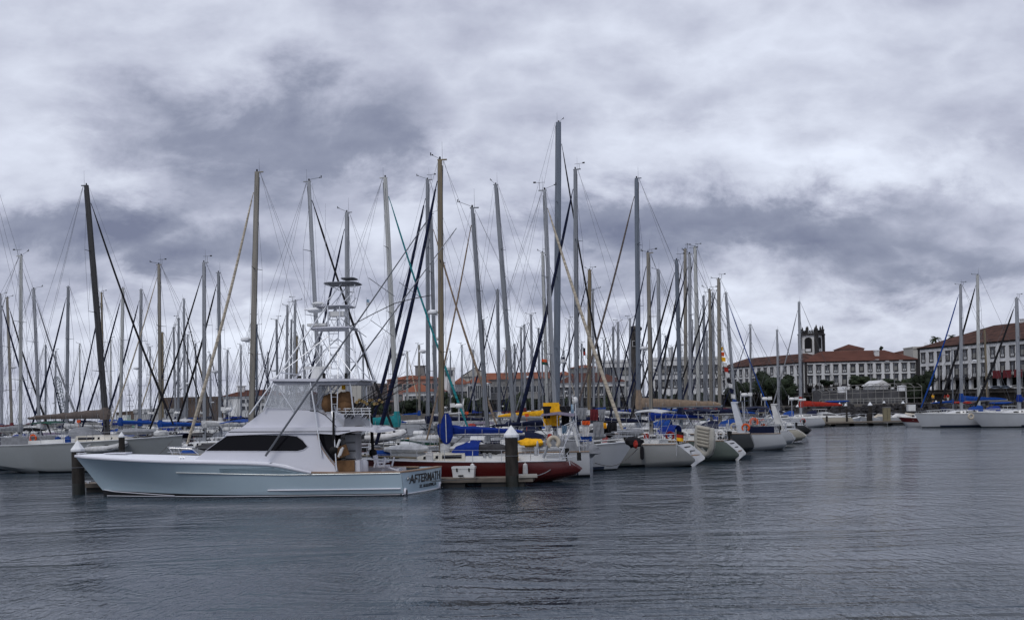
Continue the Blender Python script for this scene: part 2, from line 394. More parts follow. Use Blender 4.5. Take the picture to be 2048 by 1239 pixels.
        if cover:
            fm = fabric[cover]; mb = MB(); rs_ = []
            N_ = 14 if lod == 0 else 8
            for i in range(N_ + 1):
                t = i / N_; x = .16 - (bl + .05) * t; hh = (coverh * (1.25 - .75 * t) + u(-.035, .035)) * (1 if i < N_ else .55); ww = .17 * (1.15 - .5 * t) + u(-.02, .02)
                z0 = bz + .02 - .04 * t
                rs_.append([Vector((x, ww * math.cos(a) * (1 if math.sin(a) > -.2 else .9), z0 + hh * .45 + hh * .55 * math.sin(a))) for a in [2 * math.pi * q / 8 + .39 for q in range(8)]])
            mb.loft(rs_); cv = mb.build('sail_cover', fm, bo, smooth=True)
            # collar rising round the mast
            mb = MB(); hh = coverh * u(1.2, 2.3)
            mb.loft([[mp(bz + z) + Vector((r * math.cos(a) - .06 * (1 - z / hh), r * .85 * math.sin(a), 0)) for a in [2 * math.pi * q / 8 for q in range(8)]] for z, r in ((-.15, mw * 1.5), (.2, mw * 1.9), (hh * .6, mw * 1.35), (hh, mw * 1.1))])
            mb.build('mast_collar', fm, cv, smooth=True)
            if lod == 0:
                for q in range(5):
                    t = (q + .5) / 5; x = -bl * t; mb = MB(); mb.ring((x, 0, bz + .3 * coverh - .04), .22 * (1.15 - .45 * t), .012, 'X', 10, 3); mb.build('lashing', fabric['pale'], cv)
    # forestay with furled headsail
    J = J or .37 * L; xf_ = min(J, xb - .15); hz = dz + (M - dz) * fr_len; a = mp(hz) + Vector((mw, 0, 0)); b = Vector((xf_, 0, zs(xf_) + .35))
    if furl:
        fm = mat('furled_' + furl, fabric_c[furl], .8, var=.45, scale=1.6, stretch=(1, 1, 5), bump=.02, bscale=3); mb = MB(); rs_ = []; d = b - a; NN = 10
        for i in range(NN + 1):
            t = i / NN; r = fr * (.35 if i == 0 else (.62 + .5 * t if t < .85 else 1.1 - (t - .85) * 2.4)) * u(.93, 1.07); c = a + d * (.03 + .94 * t) + Vector((-.18 * math.sin(math.pi * t), 0, 0)) * (1 if L > 11 else .6)
            rs_.append([c + Vector((r * math.cos(w), r * math.sin(w), 0)) for w in [2 * math.pi * q / 7 for q in range(7)]])
        mb.loft(rs_); mb.tube(a, a + d * .04, .025, n=4); fo = mb.build('furled_headsail', fm, T, smooth=True)
        mb = MB(); mb.tube(b, b + Vector((0, 0, -.3)), .03, n=5); mb.lathe(b + Vector((0, 0, -.12)), [(.05, -.08), (.12, -.07), (.05, 0), (.12, .07), (.05, .08)], 8)
        mb.build('furler_drum', rubber, fo)
    # standing rigging
    mb = MB(); w = wire
    if not furl: mb.tube(a, b, w, n=3)
    st = Vector((xs + .15, 0, zs(xs)))
    if u(0, 1) < .6:
        for sg in (1, -1): mb.tube(mp(M) + Vector((-mw, 0, 0)), (xs + .2, sg * hb(xs) * .8, zs(xs)), w, n=3)
    else: mb.tube(mp(M) + Vector((-mw, 0, 0)), st, w, n=3)
    sx = []
    hts = [.36, .66] if spr == 2 else ([.27, .50, .74] if spr == 3 else [.5]); 
    sw = u(.10, .35)
    for sg in (1, -1):
        prev = Vector((-.15 - sw * .5, sg * hb(0) * .86, zs(0)))
        chain = prev.copy()
        for i, f in enumerate(hts):
            z = dz + (M - dz) * f; wd = B * (.27 - .05 * i); tip = mp(z) + Vector((-sw, sg * wd, .04))
            sx.append((mp(z), tip)); mb.tube(prev, tip, w, n=3); mb.tube(chain if i == 0 else prev, mp(z), w * .9, n=3); prev = tip
        mb.tube(prev, mp(M - .15 if u(0, 1) < .5 else hz), w, n=3)
        mb.tube(Vector((.5, sg * hb(.5) * .7, zs(0))), mp(dz + (M - dz) * hts[0] * .97), w * .9, n=3)
    # halyards and flag lines
    for q in range(2 if lod else 4):
        mb.tube(mp(M - .1) + Vector((u(-.2, .2), u(-.1, .1), 0)), Vector((u(-.5, .5), u(-.6, .6), dz + u(0, .5))), w * .75, n=3)
    if u(0, 1) < .6: mb.tube(mp(M - .2) + Vector((mw, 0, 0)), Vector((xb - .1, 0, zs(xb))), w * .9, n=3)
    mb.build('rigging', wirem, T)
    for p, q in sx:
        m2 = MB(); m2.tube(p, q, .035 + wire, .022 + wire * .5, n=5, oval=.6); m2.build('spreader', mastm, mast)
    # guard rails
    if lod < 2:
        xsn = [xs + .3 + (L - 1.2) * i / 7 for i in range(8)]; rw = .014 if lod == 0 else .016
        for sg in (1, -1):
            mb = MB(); tops = []
            for x in xsn:
                p = Vector((x, sg * (hb(x) - .06), zs(x))); mb.tube(p, p + Vector((0, 0, .62)), rw, n=4); tops.append(p + Vector((0, 0, .62)))
            mb.path(tops, .008, 3); mb.path([t - Vector((0, 0, .3)) for t in tops], .007, 3)
            mb.build('guard_rail', steel, T)
        mb = MB(); zb = zs(xb) + .62; x0 = xb - 1.3
        for zz in (0, -.3): mb.path([(x0, hb(x0) - .05, zb + zz), (xb - .5, .28, zb + zz), (xb - .05, 0, zb + zz + .02), (xb - .5, -.28, zb + zz), (x0, -hb(x0) + .05, zb + zz)], .018, 5)
        for yy in (.2, -.2): mb.tube((xb - .35, yy, zb), (xb - .45, yy * .6, zb - .6), .018, n=5)
        mb.build('pulpit', steel, T)
        mb = MB(); zb = zs(xs) + .65; w0 = hb(xs); mb.tube((xs + .06, w0 * .25, zb - .3), (xs + .06, -w0 * .25, zb - .3), .018, n=5)
        for zz in (0, -.3): mb.path([(xs + 1.3, w0, zb + zz), (xs + .12, w0 * .9, zb + zz), (xs + .06, w0 * .25, zb + zz)], .018, 5); mb.path([(xs + 1.3, -w0, zb + zz), (xs + .12, -w0 * .9, zb + zz), (xs + .06, -w0 * .25, zb + zz)], .018, 5)
        for yy in (.9, .25, -.25, -.9): mb.tube((xs + .12, w0 * yy, zb), (xs + .14, w0 * yy, zb - .65), .018, n=5)
        mb.build('pushpit', steel, T)
        mb = MB(); mb.tube((xs + 1.6, 0, zs(xs)), (xs + 1.6, 0, zs(xs) + .75), .09, n=6); mb.ring((xs + 1.5, 0, zs(xs) + .62), .42, .02, 'X', 14, 4)
        for q in range(3): aa = q * 2.09; mb.tube((xs + 1.5, 0, zs(xs) + .62), (xs + 1.5, .42 * math.cos(aa), zs(xs) + .62 + .42 * math.sin(aa)), .012, n=3)
        mb.build('steering_wheel', steel, T)
    else:
        zr = .55
        for sg in (1, -1):
            mb = MB(); mb.path([(x, sg * b * .97, z + zr) for x, b, z in edge[:-1:2]], .014, 3)
            for x, b, z in edge[:-1:2]: mb.tube((x, sg * b * .97, z), (x, sg * b * .97, z + zr), .014, n=3)
            mb.build('guard_rail', steel, T)
    if hood:
        x0 = -.10 * L; bz2 = zs(x0) + .4; w_ = B * .3; mb = MB(); rs_ = []
        for x, h, ww in ((x0 + .55, .12, .85), (x0 + .25, .55, .95), (x0 - .5, .78, 1), (x0 - 1.0, .74, 1)):
            rs_.append([Vector((x, w_ * ww * math.cos(a_), bz2 - .1 + h * math.sin(a_) ** .6)) for a_ in [math.pi * q / 8 for q in range(9)]])
        mb.loft(rs_, False, False, closed=False)
        mb.build('sprayhood', fabric[hood], T, smooth=True)
    if bimini:
        x0 = xs + .8; zt = zs(xs) + 2.05; w_ = B * .36; mb = MB()
        rs_ = [[Vector((x, w_ * f, zt + dzz + .12 * (1 - f * f))) for f in (1, .6, 0, -.6, -1)] for x, dzz in ((x0, -.1), (x0 + .9, .03), (x0 + 1.8, -.04))]
        rs2 = [[p - Vector((0, 0, .035)) for p in reversed(r)] for r in rs_]
        mb.loft([a_ + b_ for a_, b_ in zip(rs_, rs2)]); bi = mb.build('bimini', fabric[bimini], T, smooth=True)
        mb = MB()
        for sg in (1, -1):
            for x in (x0, x0 + .9, x0 + 1.8): mb.tube((x, sg * w_, zt - .05), (x0 + .9, sg * w_, zs(xs) + .1), .016, n=4)
        for x in (x0, x0 + .9, x0 + 1.8): mb.tube((x, w_, zt - .05), (x, -w_, zt - .05), .016, n=4)
        mb.build('bimini_frame', steel, bi)
    if arch:
        mb = MB(); w_ = hb(xs) * .92; zt = zs(xs) + 2.25
        for sg in (1, -1):
            mb.loft([[Vector((x + dx_, sg * (w_ + yy), z)) for dx_, yy in ((0, 0), (ww, 0), (ww, .06), (0, .06))] for x, z, ww in ((xs + .25, zs(xs), .55), (xs + .9, zt, .35))])
        mb.box((xs + 1.0, 0, zt + .03), (.5, w_ * 2 + .2, .09)); mb.build('stern_arch', alu if arch is True else white, T)
    if transom is not None:
        w_ = hb(xs) * .55; sh0 = zs(xs)
        for q in range(3):
            k_ = .18 + q * .24; xx = xs - rs * k_; mb = MB(); mb.box((xx + .02, 0, sh0 * (1 - k_ * (1 - counter)) + .02), (.30, w_ * 1.5 * (1 - q * .12), .05)); mb.build('swim_step', fabric['darkgrey'] if q < 2 else teak, T)
    if solar:
        mb = MB(); mb.box((xs + .5, 0, zs(xs) + 2.35), (1.1, B * .72, .04), ry=.08); so = mb.build('solar_panel', mat('solar_cells', (.02, .03, .07), .2), T)
        mb = MB()
        for sg in (1, -1): mb.tube((xs + .5, sg * B * .3, zs(xs) + 2.3), (xs + .3, sg * B * .3, zs(xs)), .022, n=5)
        mb.build('panel_stand', steel, so)
    if gen:
        mb = MB(); g0 = Vector((xs + .3, hb(xs) * .7, zs(xs))); mb.tube(g0, g0 + Vector((0, 0, 2.7)), .03, n=5); mb.build('generator_pole', steel, T)
        mb = MB(); hd = g0 + Vector((0, 0, 2.8)); mb.ball(hd, .17, 8, 6, (1.6, 1, 1)); mb.box(hd + Vector((-.4, 0, .05)), (.3, .02, .25))
        for q in range(3): aa = q * 2.09 + u(0, 1); mb.tube(hd + Vector((.25, 0, 0)), hd + Vector((.27, .55 * math.cos(aa), .55 * math.sin(aa))), .035, .015, n=4, oval=.4)
        mb.build('wind_generator', white, T, smooth=True)
    if radar:
        z = radar; mb = MB(); c = mp(z) + Vector((mw + .28, 0, 0)); mb.lathe(c, [(.22, -.1), (.27, -.07), (.28, .02), (.22, .1), (.1, .13)], 12); mb.box(mp(z) + Vector((mw + .08, 0, -.14)), (.4, .12, .05))
        mb.build('radar_dome', capm, mast, smooth=True)
    if lod < 2:
        # fenders, cans, hatches and ropes lying about the deck
        for q in range(rg.randint(2, 4) if lod == 0 else 1):
            sg = 1 if u(0, 1) < .5 else -1; x = u(xs * .8, xb * .55); c = Vector((x, sg * (hb(x) + .13), zs(x) - .45))
            mb = MB(); mb.lathe(c, [(.02, -.42), (.11, -.35), (.13, 0), (.11, .35), (.03, .42)], 8); mb.tube(c + Vector((0, 0, .4)), c + Vector((0, -sg * .12, 1.0)), .01, n=3)
            mb.build('fender', fabric[rg.choice(['white', 'navy', 'black', 'white'])], T, smooth=True)
        for x in (.30 * L, .22 * L): mb = MB(); mb.box((x, 0, zs(x) + .12), (.5, .5, .06)); mb.build('deck_hatch', glassd, T)
        if u(0, 1) < .8:
            mb = MB(); mb.loft([[Vector((x, .34 * s_ * math.cos(a_), zs(0) + .62 + .22 * s_ * math.sin(a_) + u(-.02, .02))) for a_ in [2 * math.pi * q / 8 for q in range(8)]] for x, s_ in ((.06 * L, .5), (.10 * L, 1), (.17 * L, 1.05), (.23 * L, .9), (.27 * L, .4))])
            mb.build('rolled_tender', fabric[rg.choice(['grey', 'pale', 'navy', 'darkgrey', 'lilac'])], T, smooth=True)
        for q in range(rg.randint(0, 3)):
            x = u(xs * .7, .1 * L); sg = rg.choice((1, -1)); mb = MB(); mb.box((x, sg * (hb(x) - .2), zs(x) + .25), (.34, .2, .42)); mb.tube((x - .1, sg * (hb(x) - .2), zs(x) + .5), (x + .1, sg * (hb(x) - .2), zs(x) + .5), .03, n=4)
            mb.build('jerry_can', fabric[rg.choice(['blue', 'yellow', 'red', 'white'])], T)
        for q in range(2): x = u(xs * .8, .2 * L); mb = MB(); mb.ring((x, u(-.8, .8), zs(x) + .12), .16, .03, 'Z', 10, 4); mb.build('coiled_rope', rope, T)
        w0 = hb(xs) * .92
        if u(0, 1) < .65:
            sg = rg.choice((1, -1)); c = Vector((xs + .05, sg * w0 * .6, zs(xs) + .45)); mb = MB(); mb.box(c, (.28, .26, .34)); mb.tube(c, c - Vector((0, 0, .8)), .05, n=5); mb.tube(c, c + Vector((.3, 0, .15)), .03, n=4); mb.build('outboard_motor', rubber, T)
        for q in range(2):
            if u(0, 1) < .55:
                sg = rg.choice((1, -1)); x = xs + .25 + q * .9; mb = MB(); mb.ring((x, sg * (w0 + .04), zs(xs) + .45), .24, .075, 'Y', 12, 6, arc=5.0, a0=-.9); mb.build('horseshoe_buoy', fabric[rg.choice(['yellow', 'orange', 'white', 'cream', 'red'])], T, smooth=True)
        if u(0, 1) < .55 and dodger:
            cf = fabric[rg.choice(['navy', 'blue', 'navy', 'grey', 'black', 'maroon', 'green'])]
            for sg in (1, -1):
                mb = MB(); mb.loft([[Vector((x, sg * (hb(x) - .03), zs(x) + zz)) for zz in (.08, .60)] + [Vector((x, sg * (hb(x) - .05), zs(x) + zz)) for zz in (.60, .08)] for x in (xs + .5, xs + 1.6, xs + 2.7)]); mb.build('cockpit_dodger', cf, T)
        if u(0, 1) < .5: mb = MB(); x = .02 * L; mb.loft([[Vector((x + q, .35 * math.cos(a_), zs(0) + .72 + .2 * math.sin(a_))) for a_ in [2 * math.pi * t_ / 8 for t_ in range(8)]] for q in (0, .8)]); mb.build('liferaft_canister', white, T, smooth=True)
        if u(0, 1) < .5: mb = MB(); mb.tube((.1 * L, .9, zs(0) + .2), (.38 * L, .4, zs(.3 * L) + .25), .05, n=6); mb.build('spinnaker_pole', mastm, T)
        if u(0, 1) < .5: mb = MB(); c = Vector((xb - 1.4, u(-.3, .3), zs(xb) + .2)); mb.ball(c, 1, 8, 5, (.6, .35, .28)); mb.build('sail_bag', fabric[rg.choice(['navy', 'red', 'grey', 'blue', 'pale'])], T, smooth=True)
        if u(0, 1) < .12:
            sg = rg.choice((1, -1)); mb = MB(); mb.tube((xs + .2, sg * w0, zs(xs) + .3), (xs + .15, sg * w0, zs(xs) + 2.3), .012, n=4); mb.box((xs + .15, sg * w0, zs(xs) + 2.1), (.3, .02, .22)); mb.build('dan_buoy', fabric['orange'], T)
        for q in range(3):
            x = -.13 * L - u(.1, 1.6); sg = rg.choice((1, -1)); mb = MB(); mb.lathe((x, sg * hb(x) * .64, zs(x) + .3), [(.09, 0), (.07, .08), (.09, .16), (.02, .18)], 8); mb.build('winch', steel, T)
    if mainfurl:
        mb = MB(); z0 = bz + .1; mb.loft([[mp(z) + Vector((-mw - .02 + r * math.cos(a_), r * math.sin(a_), 0)) for a_ in [2 * math.pi * q / 6 for q in range(6)]] for z, r in ((z0, .14), (z0 + (M - z0) * .5, .10), (M - .6, .04))])
        mb.build('furled_mainsail', fabric['cream'], mast, smooth=True)
    if mizzen:
        mx, mh, mm_ = mizzen; mb = MB(); mb.tube((mx, 0, zs(mx)), (mx, 0, mh), .11, .07, n=8); mz = mb.build('mizzen_mast', mm_, T, smooth=True)
        mb = MB()
        for sg in (1, -1): mb.tube((mx, 0, mh), (mx - .4, sg * hb(mx) * .9, zs(mx)), wire, n=3)
        mb.build('mizzen_shrouds', wirem, mz)
    return T, edge, zs, hb
scoopm = mat('scoop_white', (.52, .53, .54), .6, var=.12)
# masts as read off the photograph: masthead (x, y), foot x, spar width in photo pixels
G, G2, PA, BE, TA, BK, ST_ = alud, alud2, alupale, spar_beige, spar_tan, spar_dark, spar_steel
SPN = {G: 'grey', G2: 'dull grey', PA: 'pale', BE: 'beige', TA: 'tan', BK: 'black', ST_: 'blue-grey'}
# (xt, yt, xb, w, spar, dir, furl, furlw, cover, Y, L, hull, extras)
D = dict
BOATS = [
 # ---- front boats whose hulls can be seen
 (-66, 190, -62, 12, G, -1, None, 0, 'black', 83, 15, 'grey', D(label='long pale grey yacht at the left edge with black boom cover and red-white flag aft', band=band_grey, fs=1.35, fb=1.6, boom=6.6, hood='darkgrey', bimini='green', coverh=.42, spr=3, yaw=-5)),
 (171, 370, 216, 14, BK, 1, 'black', 7, 'taupe', 72, 13, 'softgrey', D(label='grey yacht with thick black mast and taupe boom cover behind the fishing boat bow', fs=1.9, fb=2.35, rb=.25, J=5.0, boom=5.9, coverh=.5, boomz=1.6, spr=3, topgear=True, yaw=-6)),
 (515, 345, 501, 13, BE, -1, 'cream', 10, None, 58.5, 12, 'darkgrey', D(label='yacht behind the sport fishing boat with stout beige mast and thick cream furled jib', J=3.9, yaw=-7, hood='grey')),
 (880, 320, 883, 12, TA, -1, 'navy', 13, 'royal', 53.5, 11.3, 'red', D(label='red-hulled yacht with tan mast and royal blue boom cover beside the finger pontoon', counter=.50, rs=.85, ws=.45, fs=1.05, fb=1.3, band=dark_anti, boom=4.4, J=3.6, wire=.009, coverh=.42, dodger=False, yaw=-7, spr=2, radar=8.9)),
 (944, 415, 978, 9, G2, -1, 'tan', 6, 'none', 57.0, 9.8, 'white', D(label='white yacht with an upright blunt transom right behind the red yacht', counter=.05, rs=.0, ws=.8, fs=1.35, fb=1.4, yaw=-9, bimini='lilac', xstern=1187, boom=3.6)),
 (1089, 380, 1113, 9, G, 1, 'cream', 11, 'navy', 61.2, 11, 'white', D(label='white yacht pointing its bow right with a fat cream furled jib over the anchor', fs=1.2, fb=1.65, band=band_dark, rb=1.1, hood='navy', yaw=-9, coverh=.3, gen=True)),
 (1151, 340, 1154, 10, G2, -1, 'navy', 12, 'navy', 66, 12, 'lightgrey', D(label='light grey yacht with a scooped white transom and an arched cockpit cover', fs=1.35, fb=1.5, rs=1.25, counter=.22, transom='white', band=band_grey, hood='black', bimini='pale', yaw=-25, boom=4.9, spr=3)),
 (1296, 506, 1303, 9, BE, -1, 'navy', 5, 'royal', 70.5, 9.2, 'green', D(label='grey-green yacht carrying a white inflatable upright on its stern', fs=1.3, fb=1.4, rs=1.1, counter=.22, transom='white', yaw=-27, bimini='navy', boom=3.8)),
 (1273, 357, 1278, 10, ST_, -1, 'taupe', 7, 'tan', 77, 14, 'darkgrey', D(label='dark grey metal yacht with a long tan boom cover and a pale stern arch', fs=1.55, fb=1.8, rs=.35, counter=.35, band=dark_anti, boom=6.2, arch=True, yaw=-14, coverh=.62, boomz=1.9, spr=3, solar=True, ws=.8)),
 (1419, 580, 1423, 7, BE, -1, 'black', 6, 'blue', 89, 11, 'white', D(label='white yacht with a red horseshoe buoy on its rail behind the dark grey yacht', fs=1.3, fb=1.4, rs=.7, counter=.4, yaw=-18, arch='w')),
 (1437, 558, 1440, 8, BE, -1, 'navy', 6, 'navy', 97, 12, 'cream', D(label='cream yacht whose stern crowded with rails shows left of the black hull', fs=1.2, fb=1.4, rs=1.0, counter=.4, gen=True, yaw=-18)),
 (1452, 586, 1474, 6, G, 1, 'blue', 4, 'navy', 104, 10, 'white', D(label='white yacht with a leaning mast dressed with a string of signal flags', yaw=-10)),
 (1500, 650, 1502, 4, G, -1, 'navy', 3, 'navy', 115, 10, 'black', D(label='black-hulled yacht whose stern ends the long row of boats', rs=.8, counter=.4, fs=1.1, yaw=-20)),
 # ---- masts over the middle of the marina
 (770, 355, 797, 11, PA, 1, 'teal', 7, 'teal', 67, 13, 'white', D(J=4.9, boomz=1.5, coverh=.5, boom=4.9)),
 (855, 360, 856, 9, G2, -1, 'navy', 11, 'navy', None, 13, 'white', D(radar=8.2, J=4.6)),
 (862, 427, 874, 8, G2, 1, 'tan', 7, None, None, 13, 'white', D(J=5.1, radar=9.5)),
 (617, 362, 645, 9, G, 1, 'black', 8, 'navy', 63, 12, 'white', D(J=4.9)),
 (694, 425, 696, 11, G, -1, 'navy', 8, 'blue', 72.5, 12, 'white', D(J=4.2)),
 (991, 368, 1030, 10, G2, -1, 'cream', 0, 'grey', None, 12, 'white', D()),
 (1117, 245, 1113, 14, ST_, 1, 'black', 6, 'yellow', None, 14, 'white', D(spr=3, boom=5.4, coverh=.5, boomz=1.5)),
 (1085, 505, 1096, 7, PA, -1, 'cream', 0, 'white', None, 12, 'white', D()),
 (1179, 540, 1178, 9, TA, -1, 'navy', 5, None, None, 12, 'white', D()),
 (1186, 580, 1188, 5, G, 1, 'black', 4, 'navy', None, 11, 'white', D(radar=10)),
 (995, 580, 999, 7, G2, -1, 'navy', 5, None, None, 11, 'white', D()),
 (1316, 540, 1321, 8, G, -1, 'navy', 6, 'blue', None, 12, 'white', D(radar=8)),
 (1353, 520, 1362, 9, ST_, -1, 'black', 7, 'navy', None, 12, 'white', D()),
 (1370, 498, 1372, 8, BE, -1, 'black', 6, 'maroon', None, 12, 'white', D(radar=11)),
 (1379, 508, 1381, 7, G, -1, 'navy', 6, 'navy', None, 12, 'white', D()),
 (1390, 494, 1398, 8, PA, -1, 'black', 6, 'navy', None, 12, 'white', D()),
 (1407, 592, 1410, 6, G2, -1, 'navy', 5, None, None, 10, 'white', D()),
 (1425, 586, 1428, 5, G, -1, 'navy', 4, None, None, 10, 'white', D()),
 # ---- left third
 (1, 590, 4, 7, G, 1, 'navy', 6, None, None, 12, 'white', D()),
 (14, 595, 25, 7, BE, 1, 'black', 6, None, None, 12, 'white', D(radar=9)),
 (43, 512, 41, 8, PA, 1, 'grey', 0, None, None, 13, 'white', D()),
 (67, 578, 80, 8, G, 1, 'grey', 6, None, None, 12, 'white', D()),
 (137, 574, 133, 8, G2, -1, 'navy', 6, None, None, 12, 'white', D()),
 (203, 586, 208, 5, TA, -1, 'navy', 5, None, None, 11, 'white', D()),
 (247, 577, 240, 8, PA, -1, 'navy', 6, 'blue', None, 12, 'white', D()),
 (283, 580, 279, 8, G, -1, 'navy', 6, 'blue', None, 12, 'white', D()),
 (318, 529, 321, 8, BE, -1, 'cream', 5, 'blue', None, 13, 'white', D()),
 (325, 665, 325, 7, TA, -1, 'cream', 4, None, None, 12, 'white', D()),
 (347, 655, 352, 5, G, -1, 'navy', 4, None, None, 11, 'white', D()),
 (358, 637, 356, 6, G2, 1, 'black', 4, None, None, 11, 'white', D(radar=7)),
 (368, 598, 370, 6, G, 1, 'black', 4, None, None, 12, 'white', D()),
 (376, 670, 374, 4, G2, -1, 'navy', 4, None, None, 10, 'white', D()),
 (408, 525, 409, 8, G, -1, 'black', 6, 'pale', None, 13, 'white', D()),
 (437, 545, 441, 8, G2, -1, 'black', 7, 'pale', None, 12, 'white', D(radar=7.5)),
 (421, 708, 421, 5, G, 1, 'navy', 4, None, None, 10, 'white', D(radar=6)),
 (509, 632, 507, 6, BE, 1, 'navy', 3, None, None, 11, 'white', D()),
 (514, 650, 513, 5, ST_, 1, 'navy', 3, None, None, 11, 'white', D()),
 (553, 640, 556, 6, G2, -1, 'navy', 4, None, None, 11, 'white', D()),
 (575, 612, 572, 6, G, -1, 'navy', 4, None, None, 11, 'white', D()),
 (583, 640, 581, 5, G2, -1, 'navy', 3, None, None, 10, 'white', D()),
 (591, 602, 587, 6, G, 1, 'navy', 4, None, None, 12, 'white', D()),
 (594, 672, 592, 6, TA, 1, 'navy', 3, None, None, 10, 'white', D()),
 (606, 650, 612, 5, G, -1, 'navy', 3, None, None, 11, 'white', D()),
 # ---- small distant mastheads in the middle
 (1042, 655, 1044, 4, G2, -1, 'navy', 3, None, None, 10, 'white', D()),
 (1049, 650, 1050, 5, G, 1, 'navy', 3, None, None, 11, 'white', D()),
 (1062, 630, 1066, 6, G, -1, 'navy', 4, None, None, 11, 'white', D()),
 (1077, 657, 1079, 5, G2, -1, 'grey', 3, None, None, 11, 'white', D()),
 (1084, 682, 1086, 4, G2, 1, 'navy', 3, None, None, 10, 'white', D()),
 (1208, 680, 1209, 4, G, 1, 'navy', 3, None, None, 10, 'white', D()),
 (1226, 654, 1228, 5, G2, -1, 'navy', 3, None, None, 11, 'white', D()),
 (1236, 645, 1238, 6, G, 1, 'navy', 4, 'navy', None, 11, 'white', D()),
 (1260, 638, 1259, 5, G, 1, 'black', 3, 'royal', None, 11, 'white', D()),
 (1302, 655, 1303, 6, G, -1, 'navy', 4, None, None, 11, 'white', D()),
 (1398, 652, 1399, 5, BE, -1, 'navy', 4, None, None, 10, 'white', D()),
 (966, 640, 968, 5, G2, 1, 'navy', 3, None, None, 10, 'white', D(radar=7)),
 (924, 690, 925, 3, G, 1, 'navy', 2, None, None, 9, 'white', D()),
 (1138, 640, 1140, 4, G, -1, 'navy', 3, None, None, 10, 'white', D()),
 # ---- further slim mastheads deep in the marina
 (1012, 700, 1014, 4, BE, 1, 'grey', 3, None, None, 9, 'white', D()),
 (1029, 688, 1030, 5, G, 1, 'black', 3, None, None, 9, 'white', D()),
 (1101, 692, 1103, 4, PA, -1, 'grey', 0, None, None, 9, 'white', D()),
 (1128, 702, 1127, 3, G2, 1, 'cream', 3, None, None, 9, 'white', D()),
 (1163, 688, 1164, 4, G2, -1, 'navy', 2, None, None, 9, 'white', D()),
 (1196, 700, 1198, 4, BE, 1, 'grey', 3, None, None, 9, 'white', D()),
 (1250, 706, 1252, 3, PA, -1, 'grey', 0, None, None, 9, 'white', D()),
 (1286, 690, 1288, 3, G, 1, 'navy', 3, None, None, 9, 'white', D()),
 (1331, 672, 1331, 4, G, 1, 'grey', 3, None, None, 9, 'white', D()),
 (1344, 694, 1343, 5, G, 1, 'cream', 0, None, None, 10, 'white', D()),
 (1385, 640, 1385, 3, G, 1, 'grey', 3, None, None, 9, 'white', D()),
 (1414, 662, 1413, 4, G, 1, 'black', 3, None, None, 9, 'white', D()),
 (92, 690, 91, 5, G2, 1, 'navy', 3, None, None, 10, 'white', D()),
 (112, 702, 111, 4, G, -1, 'cream', 0, None, None, 10, 'white', D()),
 (160, 688, 160, 3, PA, -1, 'navy', 2, None, None, 9, 'white', D()),
 (222, 680, 222, 4, PA, -1, 'black', 0, None, None, 10, 'white', D()),
 (300, 694, 301, 3, G, 1, 'navy', 2, None, None, 10, 'white', D()),
 (391, 688, 393, 4, G2, 1, 'cream', 3, None, None, 9, 'white', D()),
 (455, 700, 454, 5, G, -1, 'black', 0, None, None, 10, 'white', D()),
 (482, 690, 482, 4, G, 1, 'grey', 2, None, None, 9, 'white', D()),
 (536, 704, 535, 4, G, 1, 'navy', 2, None, None, 9, 'white', D()),
 (642, 692, 644, 4, G, 1, 'black', 2, None, None, 9, 'white', D()),
 (726, 694, 728, 4, G2, 1, 'black', 3, None, None, 9, 'white', D()),
 (815, 704, 814, 5, PA, 1, 'cream', 3, None, None, 9, 'white', D()),
 (838, 690, 839, 5, BE, 1, 'navy', 2, None, None, 9, 'white', D()),
 (901, 702, 901, 3, G2, 1, 'navy', 0, None, None, 9, 'white', D()),
 (946, 700, 948, 5, G, -1, 'navy', 0, None, None, 10, 'white', D()),
 # ---- right of the marina mouth
 (1554, 660, 1558, 5, G, -1, None, 0, 'none', 146, 10, 'white', D(label='small yacht with a short grey mast moored left of the red-covered boom')),
 (1598, 604, 1602, 6, G, -1, 'grey', 4, 'red', 152, 12, 'cream', D(label='white yacht with a bright red boom cover moored along the far pontoon', boom=6.0, coverh=.7, boomz=1.6, hood='navy')),
 (1921, 570, 1923, 7, G, -1, 'blue', 5, 'blue', 131, 13.5, 'white', D(label='white yacht with blue boom cover and blue furled jib, leftmost of the right-hand group', fs=1.6, fb=1.8, rs=.2, counter=.1, boom=5.5, coverh=.55, boomz=1.6, band=band_dark, ws=.8)),
 (1955, 550, 1958, 7, PA, -1, 'black', 7, 'none', 138, 14, 'white', D(label='white yacht with the tallest mast and a black furled jib in the right-hand group', fs=1.4, fb=1.7)),
 (1969, 658, 1976, 5, TA, 1, None, 0, None, 152, 10, 'white', D(label='small yacht behind the right-hand group with a yellowish wooden mast')),
 (2033, 596, 2039, 8, G, -1, 'black', 7, 'royal', 126, 14, 'white', D(label='white yacht cut by the right edge with its bow pointing left', fs=1.5, fb=1.9, rb=1.6, hood='darkgrey')),
 (1904, 700, 1906, 3, G2, 1, None, 0, None, 160, 9, 'white', D(label='little yacht with a thin short mast far behind the right-hand group')),
]
